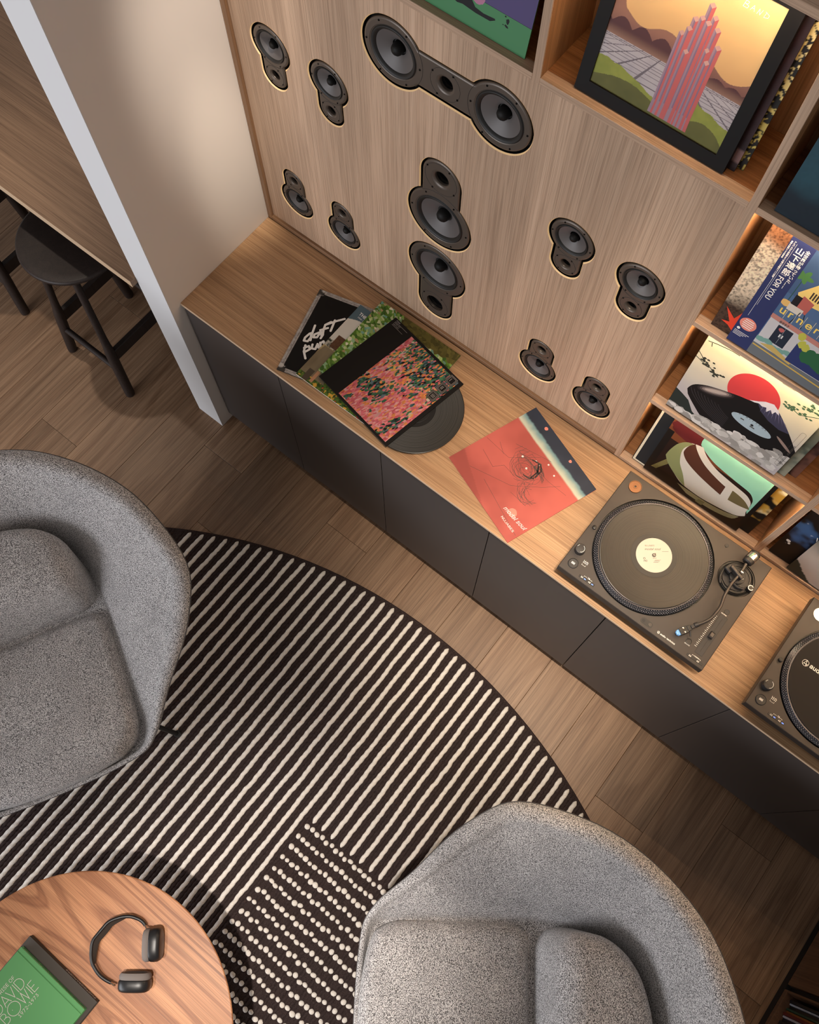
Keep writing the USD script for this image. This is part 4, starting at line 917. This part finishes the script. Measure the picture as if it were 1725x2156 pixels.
    for x, y, r_ in ((.1015, .158, .0058), (.2015, -.0035, .0075)):
        obj('round_button', mv(lathe([(r_, zt + .0001), (r_ * .96, zt + .0010), (r_ * .8, zt + .0004), (.0002, zt + .0003)], 32), x, y), 'tt_base', t, smooth=40)
    obj('printed_legend', extrude(unary_union([place(glyphs('REVERSE', .0028, True), .190, -.0155), place(glyphs('QUARTZ', .0028, True), .156, -.147)]), zt + .0001, zt + .0003), 'white_ink', t)
    # tonearm base
    def L(prof, n=64, m_='tt_black', nm='arm_base', par=t, x=rcx, y=rcy, s_=35): return obj(nm, mv(lathe(prof, n), x, y), m_, par, smooth=s_)
    ab = L([(rr, zt), (rr - .001, zt - .003), (rr - .005, zt - .0035), (.0465, zt + .0025), (.0455, zt + .0030), (.0435, zt + .0010), (.0425, zt + .0035), (.0415, zt + .0038), (.0405, zt + .001), (.0002, zt + .001)])
    obj('arm_plate', mv(lathe([(.040, zt + .001), (.0395, zt + .0045), (.031, zt + .0055), (.0225, zt + .0055), (.022, zt + .012), (.019, zt + .0135), (.0002, zt + .0135)], 56), rcx - .002, rcy + .004), 'tt_base', ab, smooth=35)
    q = np.linspace(.2, 2.6, 30); obj('scale_arc', tube(np.c_[rcx + .0355 * np.cos(q), rcy + .0355 * np.sin(q), np.full(30, zt + .006)], [.0015] * 30, 6), 'arm_grey', ab)
    ta = obj('tonearm', tube(spline([(.1665, .128, zt + .038), (.1685, .098, zt + .037), (.1650, .055, zt + .036), (.1675, .020, zt + .0345), (.1760, -.022, zt + .0325), (.1745, -.050, zt + .030), (.1600, -.0845, zt + .0265), (.1550, -.0910, zt + .0255)], 60), .0042, 16), 'arm_grey', t, smooth=50)
    def along(p, q, prof, m_, nm, par):
        p, q = np.array(p), np.array(q); dv = (q - p) / np.linalg.norm(q - p); g = lathe(prof, 40)
        g.apply_transform(trimesh.geometry.align_vectors([0, 0, 1], dv)); g.apply_translation(p); return obj(nm, g, m_, par, smooth=35)
    cw = along((.1660, .131, zt + .037), (.1720, .167, zt + .037), [(.0002, 0), (.0105, 0), (.0140, .003), (.0150, .012), (.0152, .0135), (.0002, .0135)], 'tt_base', 'counterweight', t)
    along((.1660, .131, zt + .037), (.1720, .167, zt + .037), [(.0150, .0136), (.0156, .0138), (.0156, .0315), (.0150, .0318)], 'chrome', 'weight_band', cw)
    along((.1660, .131, zt + .037), (.1720, .167, zt + .037), [(.0150, .0318), (.0152, .038), (.0138, .0405), (.0130, .0402), (.0120, .0385), (.0002, .0385)], 'tt_base', 'weight_end', cw)
    gb = obj('gimbal', rot(bx(-.021, .023, -.0045, .0045, zt + .020, zt + .043, .0015), [0, 0, 1], -18, (0, 0, 0)).apply_translation([.158, .092, 0]), 'arm_grey', t)
    obj('gimbal_block', rot(bx(-.010, .012, -.010, .010, zt + .013, zt + .030, .002), [0, 0, 1], -18).apply_translation([.139, .095, 0]), 'tt_base', gb)
    obj('bearing', mv(lathe([(.0050, zt + .043), (.0048, zt + .0465), (.0030, zt + .0478), (.0002, zt + .048)], 24), .1695, .098), 'chrome', gb, smooth=40)
    obj('bearing', mv(trimesh.creation.icosphere(2, .0032), .1815, .0865, zt + .036), 'chrome', gb, smooth=True)
    obj('antiskate_arm', tube([(.160, .074, zt + .012), (.185, .068, zt + .013), (.203, .074, zt + .013)], .0038, 10), 'tt_base', t, smooth=40)
    obj('arm_lift', tube(spline([(.136, .108, zt + .014), (.129, .085, zt + .018), (.132, .062, zt + .020), (.142, .048, zt + .018)], 16), .0032, 10), 'tt_base', t, smooth=40)
    ak = obj('antiskate_dial', mv(lathe([(.0088, zt + .004), (.0088, zt + .017), (.0080, zt + .0182), (.0002, zt + .0182)], 32), .2145, .087), 'tt_black', t, smooth=35)
    q = np.linspace(.9, 6.6, 22); obj('dial_marks', cat([mv(rot(bx(.0056, .0082, -.0007, .0007, 0, .0003), [0, 0, 1], math.degrees(x)), .2145, .087, zt + .0182) for x in q[:20]]), 'white_ink', ak)
    # headshell
    hs = np.array([.1550, -.0910]); he = np.array([.1265, -.1405]); u_ = (he - hs) / np.linalg.norm(he - hs); ang = math.degrees(math.atan2(u_[1], u_[0]))
    def hb(x0, x1, y0, y1, z0, z1, b=.0008): return rot(bx(x0, x1, y0, y1, z0, z1, b), [0, 0, 1], ang).apply_translation([hs[0], hs[1], 0])
    obj('collar', along((.1555, -.0900, zt + .0257), (.1520, -.0955, zt + .0245), [(.0002, 0), (.0064, 0), (.0068, .001), (.0068, .010), (.0060, .011), (.0002, .011)], 'tt_base', 'arm_collar', t).GetName() and hb(.010, .020, -.0050, .0050, zt + .020, zt + .027), 'tt_base', t)
    h_ = obj('headshell', cat([hb(.020, .030, -.0075, .0075, zt + .019, zt + .0245), hb(.029, .052, -.0098, .0098, zt + .0165, zt + .0225)]), 'tt_black', t)
    obj('cartridge', cat([hb(.044, .0575, -.0078, .0078, zt + .006, zt + .0178), hb(.0570, .0610, -.0050, .0050, zt + .0085, zt + .0172)]), 'cart_blue', h_)
    for y in (-.006, .006): obj('cartridge_screw', rot(mv(lathe([(.0026, 0), (.0024, .0012), (.0002, .0014)], 16), .041, y, zt + .0225), [0, 0, 1], ang).apply_translation([hs[0], hs[1], 0]), 'chrome', h_)
    obj('finger_lift', tube(spline([(.1440, -.1100, zt + .018), (.1530, -.1190, zt + .014), (.1590, -.1260, zt + .012)], 10), .0022, 8), 'tt_base', h_)
    obj('quartz_button', mv(lathe([(.0086, zt + .0001), (.0086, zt + .0014), (.0074, zt + .0016), (.0070, zt + .0006), (.0002, zt + .0006)], 32), .1640, -.1365), 'tt_black', t, smooth=40)
    obj('strobe_tower', mv(lathe([(.0060, zt), (.0058, zt + .006), (.004, zt + .007), (.0002, zt + .007)], 24), -.043 + .1775 * math.cos(3.32), .004 + .1775 * math.sin(3.32)), 'tt_black', t, smooth=40)
    return t, pc, zp
TX, TY = 1.6875, -.237
t1, pc, zp = make_turntable('black turntable with a record playing, beside the red sleeve', (TX, TY, H), True)
t2, _, _ = make_turntable('black turntable with bare slipmat and silver adapter, cut off by the right picture edge', (TX + .6, TY, H), False)
g = unary_union([Point(-.121, .000).buffer(.0092).difference(Point(-.121, .000).buffer(.0082)), strokes([[(-.1265, -.0058), (-.1205, .0085), (-.1175, -.0068)], [(-.1245, -.0025), (-.1165, -.0025)], [(-.1175, -.0068), (-.1140, .000)]], .0012), place(glyphs('audio-technica', .0118, True), -.1085, -.0042)])
obj('mat_lettering', mv(extrude(g, zp + .0012, zp + .0015), *pc), 'white_ink', t2)
rec = thing('vinyl_record', 'black vinyl record with cream label playing on the turntable', 'record', loc=(TX + pc[0], TY + pc[1], H + zp + .0013))
vinyl_parts(rec, 'label_cream')
obj('lettering', extrude(unary_union([place(script_text('modal soul', .0062), -.029, -.004, 58 - 20), place(glyphs('NUJABES', .0042), -.034, .006, 38)] + [place(sbox(0, 0, .016 - .002 * (i % 2), .0007), .010 + .0, -.010 - .003 * i, 38) for i in range(4)] + [place(sbox(0, 0, .018, .0007), .012, .022, 38), place(glyphs('SIDE', .003), .003, -.010, 38), place(Point(0, 0).buffer(.003).difference(Point(0, 0).buffer(.002)), -.016, -.024), place(glyphs('HO', .0048, True), -.012, -.033, 38)]), .00186, .00196), 'ink_dark', rec)
obj('spindle_hole_ring', lathe([(.0040, .00186), (.0040, .0021), (.0055, .0021), (.0055, .00186)], 24), 'tt_black', rec)

# ------------------------------------------------------------------ rug
RC, RR = (1.2000, -2.5875), 1.980
rug = thing('rug', 'large round black rug with cream rope stripes and a dotted block', 'rug')
a = np.arange(180) * 2 * PI / 180
obj('backing', loops([np.c_[RC[0] + r_ * np.cos(a), RC[1] + r_ * np.sin(a), np.full(180, z)] for r_, z in ((RR - .012, .0006), (RR, .003), (RR, .006), (RR - .004, .0085), (RR - .012, .0085))], True, True), 'yarn_dark', rug)
PIT = .0425; XK = 1.2775; YMIN = -2.85
def chord(x, marg=.012):
    q = RR ** 2 - (x - RC[0]) ** 2
    return RC[1] + math.sqrt(q) - marg if q > 0 else None
def rope(x, y0, y1, r0, z0, seed, step, segs, twist=.026, amp=.09, wob=.0034, flat_=.85):
    n = max(6, int((y1 - y0) / step)); y = np.linspace(y0, y1, n)
    cx = x + wob * 2 * (nz(y * 0 + seed * .37, y, 9, seed % 50, 2) - .5) + wob * .9 * (nz(y * 0 + seed * .77, y, 34, seed % 31, 1) - .5)
    th_ = np.linspace(-.18, PI + .18, segs + 1); T, Y = np.meshgrid(th_, y)
    rad = r0 * (1 + amp * np.cos(2 * PI * Y / twist + 1.3 * T + seed)) * (1 + .26 * (nz(Y, Y * 0 + seed, 30, 3, 2) - .5))
    end = np.minimum(1, np.minimum((Y - y0), (y1 - Y)) / .012 + .25); rad = rad * end
    V = np.stack([cx[:, None] + rad * np.cos(T), Y, z0 + flat_ * rad * np.sin(T)], -1)
    i, j = np.meshgrid(np.arange(n - 1), np.arange(segs), indexing='ij'); b0 = (i * (segs + 1) + j).ravel()
    return V.reshape(-1, 3), np.stack([b0, b0 + segs + 1, b0 + segs + 2, b0 + 1], -1)[:, ::-1]
DX0, DX1, DY1 = 1.258, 2.01, -1.405
darkV, darkF, dn = [], [], 0
for k in range(-46, 47):
    x = XK + k * PIT; yt = chord(x)
    if yt is None or yt < YMIN + .1: continue
    y0 = YMIN
    if DX0 < x < DX1: y0 = DY1 + .004
    if x < .20: yt = min(yt, -.985)
    if yt - y0 > .05:
        v, f = rope(x, y0, yt, .0082, .0088, k + 60, .0055, 6)
        obj('rope_stripe', TM(v, f), 'yarn_cream', rug, smooth=True)
    for q in (.36, .64):
        xd = x + q * PIT; yd = chord(xd, .006)
        if yd is None or yd < YMIN + .1: continue
        v, f = rope(xd, YMIN, yd, .0066, .0078, k * 2 + int(q * 10) + 200, .0085, 4, .021, .30, .0016)
        darkV.append(v); darkF.append(f + dn); dn += len(v)
obj('dark_yarn', TM(np.vstack(darkV), np.vstack(darkF)), 'yarn_dark', rug, smooth=True, kind='stuff')
ico = trimesh.creation.icosphere(1, 1.0)
def dot_row(y, x0, x1, seed):
    out = []; rg = random.Random(seed); n = int((x1 - x0) / .0212)
    for i in range(n):
        b = ico.copy(); b.apply_scale([.0102 * rg.uniform(.82, 1.12), .0092 * rg.uniform(.82, 1.15), .0075])
        b.apply_transform(trimesh.transformations.rotation_matrix(rg.uniform(-.5, .5), [0, 0, 1]))
        b.apply_translation([x0 + .0212 * (i + .5) + rg.uniform(-.0015, .0015), y + rg.uniform(-.003, .003) + .0035 * (i % 2), .0105]); out.append(b)
    return cat(out)
for r_ in range(24):
    obj('dotted_row', dot_row(DY1 - .016 - r_ * .0425, DX0 + (0 if r_ % 2 else .004), DX1, r_), 'yarn_cream', rug, smooth=True)
for r_ in range(2): obj('dotted_row', dot_row(-.958 - r_ * .032, .128 - .03 * r_, .192, 50 + r_), 'yarn_cream', rug, smooth=True)

# ------------------------------------------------------------------ armchairs
def make_chair(label, origin, ang):
    t = thing('armchair', label, 'armchair', 'grey armchairs on the rug', loc=(origin[0], origin[1], .0190), rz=ang)
    rim = [(-.475, 0, .840), (-.463, .11, .838), (-.418, .29, .825), (-.316, .449, .795), (-.143, .578, .755), (.060, .634, .690), (.200, .572, .600), (.350, .436, .500), (.452, .350, .440), (.490, .285, .402), (.503, .15, .380), (.506, 0, .374)]
    base = [(-.285, 0, .44), (-.283, .10, .44), (-.252, .21, .44), (-.19, .278, .435), (-.09, .306, .425), (.02, .314, .42), (.15, .314, .418), (.31, .313, .412), (.43, .303, .385), (.467, .262, .362), (.484, .14, .356), (.487, 0, .356)]
    from scipy.interpolate import PchipInterpolator
    ts = np.concatenate([np.linspace(i, i + 1, 7)[:-1] for i in range(11)] + [[11.0]])
    def half(P): P = np.array(P); return PchipInterpolator(np.arange(12), P)(ts)
    R, B = half(rim), half(base)
    Rm = np.concatenate([R, R[::-1][1:-1] * [1, -1, 1]]); Bm = np.concatenate([B, B[::-1][1:-1] * [1, -1, 1]])
    for _ in range(1): Rm = (np.roll(Rm, 1, 0) + 2 * Rm + np.roll(Rm, -1, 0)) / 4
    tg = np.roll(Rm[:, :2], -1, 0) - np.roll(Rm[:, :2], 1, 0); tg /= np.linalg.norm(tg, axis=1)[:, None]; N = np.c_[tg[:, 1], -tg[:, 0]]
    cen = np.array([.1, 0]); N = np.where((((Rm[:, :2] - cen) * N).sum(1) < 0)[:, None], -N, N)
    th = .016 + .044 * sm(.38, .62, Rm[:, 2]); k = len(Rm); rings = []
    Rm[:, :2] -= N * th[:, None] * .92                                 # the list above is the outer outline
    for s_ in np.linspace(0, 1, 14):                                  # inner face
        xy = Bm[:, :2] + (Rm[:, :2] - Bm[:, :2]) * (s_ ** 1.08); z = Bm[:, 2] + (Rm[:, 2] - Bm[:, 2]) * s_ ** .94
        rings.append(np.c_[xy, z])
    for q in np.linspace(.3, PI, 8):                                  # rounded rim
        rings.append(np.c_[Rm[:, :2] + N * (th / 2 * (1 - np.cos(q)))[:, None], Rm[:, 2] + th * .42 * np.sin(q)])
    O = Rm[:, :2] + N * th[:, None]; low = Bm[:, :2] * np.array([.93, .90]); low[:, 0] -= .01
    for s_ in np.linspace(.1, 1, 10):                                 # outer face narrows to the base
        w_ = s_ ** 1.35;  rings.append(np.c_[O * (1 - w_) + low * w_, Rm[:, 2] * (1 - s_) + .215 * s_])
    sh_ = loops(rings, True, True); sh_.fix_normals()
    obj('shell', sh_, 'boucle', t, smooth=True)
    seam = np.c_[Rm[:, :2] + N * (th * 1.0)[:, None], Rm[:, 2] + th * .10]
    obj('rim_seam', tube(seam, .0013, 6, closed=True), 'seam_grey', t, smooth=True)
    def cushion(poly, z0, z1, rd, crown, n_=150, tilt=0.0, nm='cushion'):
        P = resample(poly, n_); c = P.mean(0); rg_ = []
        for d_, z in [(-rd * .8, z0), (-rd * .25, z0 + rd * .25), (0, z0 + rd * .8)] + [(-rd * (1 - math.cos(q)), z1 - rd + rd * math.sin(q)) for q in np.linspace(0, PI / 2, 8)]: rg_.append(np.c_[offset_loop(P, d_), np.full(n_, z)])
        top = offset_loop(P, -rd)
        lo_, hi_ = P.min(0), P.max(0)
        def cz(Q): q = np.clip((Q - lo_) / (hi_ - lo_), 0, 1) * 2 - 1; return z1 + crown * ((1 - q[:, 0] ** 4) * (1 - q[:, 1] ** 4))
        rg_ = [np.c_[g_[:, :2], g_[:, 2] + (cz(g_[:, :2]) - z1) * min(1, max(0, (g_[0, 2] - z0) / (z1 - z0))) ** 3] for g_ in rg_]
        for s_ in (.97, .93, .87, .78, .65, .5, .35, .2, .08): Q = c + (top - c) * s_; rg_.append(np.c_[Q, cz(Q)])
        m_ = loops(rg_, True, True); v = m_.vertices.copy(); v[:, 0] -= tilt * np.clip(v[:, 2] - z0, 0, 1); m_.vertices = v; m_.fix_normals()
        obj(nm, m_, 'boucle', t, smooth=True)
    seat = Polygon(bez([(.006, -.300), (.006, -.15), (.010, 0), (.006, .15), (.006, .300)], 20) + bez([(.10, .308), (.27, .308), (.385, .304), (.445, .275)], 16) + bez([(.476, .22), (.492, .10), (.495, 0), (.492, -.10), (.476, -.22)], 20) + bez([(.455, -.275), (.385, -.304), (.27, -.308), (.10, -.308)], 16)).buffer(-.04).buffer(.04)
    cushion(seat, .352, .446, .034, .012, nm='seat_cushion')
    back = Polygon(bez([(.002, -.285), (.008, 0), (.002, .285)], 20) + bez([(-.035, .302), (-.11, .298), (-.175, .262), (-.222, .19), (-.245, .09), (-.248, 0), (-.245, -.09), (-.222, -.19), (-.175, -.262), (-.11, -.298), (-.035, -.302)], 50)).buffer(-.07, quad_segs=12).buffer(.07, quad_segs=12)
    cushion(back, .352, .640, .055, .012, tilt=.22, nm='back_cushion')
    for fx, sy in ((.40, 1), (.40, -1), (-.22, 1), (-.22, -1)):
        lg = obj('leg', tube([(fx, sy * .325, .0), (fx, sy * .325, .006), (fx * .82, sy * .24, .225)], [.009, .0085, .0085], 14), 'metal_black', t, smooth=50)
        obj('foot_cap', mv(lathe([(.0002, 0), (.0115, 0), (.0125, .002), (.0125, .010), (.0105, .014), (.0002, .014)], 20), fx, sy * .325, -.0005), 'rubber', lg, smooth=40)
    return t
make_chair('grey boucle armchair on the left, cut off by the left picture edge', (.197, -1.562), -28.9)
make_chair('grey boucle armchair at the bottom of the picture, backrest to the right', (2.18, -1.44), -143.1)

# ------------------------------------------------------------------ coffee table and what lies on it
TZ = .40; TC = (1.162, -2.255); TR = .456
tb = thing('coffee_table', 'round walnut coffee table on the rug', 'table', loc=(TC[0], TC[1], .0190))
z_ = TZ - .0190
obj('table_top', lathe([(.0002, z_ - .026), (TR - .030, z_ - .026), (TR - .004, z_ - .010), (TR, z_ - .005), (TR - .0005, z_ - .0015), (TR - .003, z_), (.0002, z_)], 140), 'walnut', tb, smooth=25)
obj('pedestal', lathe([(.0002, z_ - .027), (.075, z_ - .027), (.055, z_ - .10), (.050, .12), (.07, .03), (.23, .012), (.24, .004), (.24, 0), (.0002, 0)], 56), 'walnut', tb, smooth=40)
# headphones
hp = thing('headphones', 'black over-ear headphones with grey ear cushions on the coffee table', 'headphones')
bp = spline([(1.142, -2.073), (1.108, -2.078), (1.072, -2.070), (1.043, -2.048), (1.024, -2.014), (1.024, -1.968), (1.042, -1.930), (1.072, -1.906), (1.098, -1.900), (1.114, -1.903)], 60)
zb = TZ + .016 + .022 * np.sin(np.linspace(0, PI, 60))
obj('headband', tube(np.c_[bp, zb], .0052, 12), 'headphone_black', hp, smooth=50)
mid = bp[14:48]; mz = zb[14:48]; cc = np.array([1.125, -1.985]); inn = (cc - mid); inn /= np.linalg.norm(inn, axis=1)[:, None]
wv = .014 * np.sin(np.linspace(0, PI, len(mid))) ** .6
can = loops([np.c_[mid + inn * .003, mz + .003], np.c_[mid + inn * (.003 + wv * .5)[:, None], mz - .004 + .0], np.c_[mid + inn * (.003 + wv)[:, None], mz - .012]], closed=False)
obj('canopy', cat([can, TM(can.vertices + [0, 0, -.0012], can.faces[:, ::-1])]), 'mesh_black', hp, smooth=True)
def ear(c, deg, nm_i):
    """c: centre; deg: direction in which the pad faces, in the plane"""
    a = np.arange(48) * 2 * PI / 48; sup = lambda rx, ry: np.c_[rx * np.sign(np.cos(a)) * np.abs(np.cos(a)) ** .72, ry * np.sign(np.sin(a)) * np.abs(np.sin(a)) ** .72]
    def ringy(rx, ry, y): q = sup(rx, ry); return np.c_[q[:, 0], np.full(48, y), q[:, 1] + ry0]
    ry0 = .035
    shell_ = loops([ringy(.036, .026, -.032), ringy(.042, .031, -.029), ringy(.0455, .0345, -.022), ringy(.046, .035, -.012), ringy(.045, .034, -.003), ringy(.043, .032, .0)], True, True)
    pad = loops([ringy(.041, .030, -.001), ringy(.0445, .0335, .004), ringy(.0445, .0335, .012), ringy(.0405, .030, .018), ringy(.032, .022, .018), ringy(.028, .019, .010)], True, True)
    for m_, mt, nm in ((shell_, 'headphone_black', 'ear_cup'), (pad, 'cushion_grey', 'ear_cushion')):
        m_.fix_normals(); rot(m_, [0, 0, 1], deg - 90); mv(m_, c[0], c[1], TZ + .0005); obj(nm, m_, mt, hp, smooth=50)
ear((1.164, -1.925), -138, 0)
ear((1.192, -2.018), 128, 1)
obj('stem', tube([(1.112, -1.9025, TZ + .018), (1.126, -1.904, TZ + .030)], .0032, 12), 'chrome', hp, smooth=50)
obj('stem', tube([(1.140, -2.073, TZ + .018), (1.156, -2.068, TZ + .030)], .0032, 12), 'chrome', hp, smooth=50)
# books
b1 = thing('book', 'large black hardcover book lying under the green book', 'book', loc=(0, 0, TZ + .0004))
obj('cover', cat([bx(.868, 1.146, -2.49, -2.131, .0205, .024, .0006), bx(.868, 1.146, -2.49, -2.131, 0, .003, .0006), bx(.868, 1.146, -2.135, -2.131, .001, .0235, .0008)]), 'book_black', b1)
obj('pages', bx(.872, 1.142, -2.486, -2.1355, .003, .0205), 'paper', b1)
obj('spine_lettering', cat([rot(mv(extrude(glyphs('PHOTOGRAPHERS', .010, True), 0, .0004)), [1, 0, 0], 90).apply_transform(trimesh.transformations.rotation_matrix(PI, [0, 0, 1])).apply_translation([1.135, -2.1308, .007])]), 'ink_grey', b1)
b2 = thing('book', 'green hardcover book with cream lettering on top of the black book', 'book', loc=(0, 0, TZ + .0248))
obj('cover', cat([bx(.874, 1.135, -2.47, -2.1755, .0150, .0185, .0005), bx(.874, 1.135, -2.1725, -2.1605, .0150, .0185, .0010), bx(.874, 1.135, -2.1757, -2.1723, .0150, .0168), bx(.874, 1.135, -2.47, -2.161, 0, .003, .0005)]), 'book_green', b2)
obj('pages', bx(.878, 1.131, -2.468, -2.164, .003, .015), 'paper', b2)
def thin(lines, w=.0017): return unary_union([LineString(l).buffer(w / 2, cap_style=2, join_style=2) for l in lines])
def oval_(x, y, rx, ry, a0=0, a1=2 * PI): q = np.linspace(a0, a1, 40); return [(x + rx * math.cos(i), y + ry * math.sin(i)) for i in q]
Lt = {'D': ([[(0, 0), (0, 1), (.25, 1)] + oval_(.25, .5, .45, .5, PI / 2, -PI / 2) + [(0, 0)]], .78), 'A': ([[(0, 0), (.36, 1), (.72, 0)], [(.13, .3), (.60, .3)]], .70), 'V': ([[(0, 1), (.34, 0), (.68, 1)]], .72), 'I': ([[(.06, 0), (.06, 1)]], .16),
      'B': ([[(0, 0), (0, 1), (.25, 1)] + oval_(.25, .77, .26, .23, PI / 2, -PI / 2) + oval_(.28, .27, .32, .27, PI / 2, -PI / 2) + [(0, 0)]], .66), 'O': ([oval_(.62, .5, .62, .62)], 1.28), 'W': ([[(0, 1), (.26, 0), (.50, 1), (.74, 0), (1.0, 1)]], 1.06), 'E': ([[(.52, 0), (0, 0), (0, 1), (.52, 1)], [(0, .5), (.44, .5)]], .6)}
def deco(word, h, track=.10):
    x = 0; out = []
    for c in word:
        ls, w = Lt[c]; out += [[((x + px_) * h, py_ * h) for px_, py_ in l] for l in ls]; x += w + track
    return thin(out), x * h
gl = []
for word, xb, h, yend in (('DAVID', .956, .0300, -2.213), ('BOWIE', .9905, .0300, -2.197)):
    g, w = deco(word, h); gl.append(place(g, xb, yend - w, 90))
r1 = glyphs('THE RISE OF', .0105); w1 = r1.bounds[2]; gl.append(place(r1, .9205, -2.2275 - w1, 90))
r2 = glyphs('1972–1973', .0105); gl.append(place(r2, 1.0065, -2.2900, 90, .92))
gl.append(Point(.975, -2.289).buffer(.0011))
obj('lettering', extrude(unary_union(gl), .0185, .0187), 'label_cream', b2)
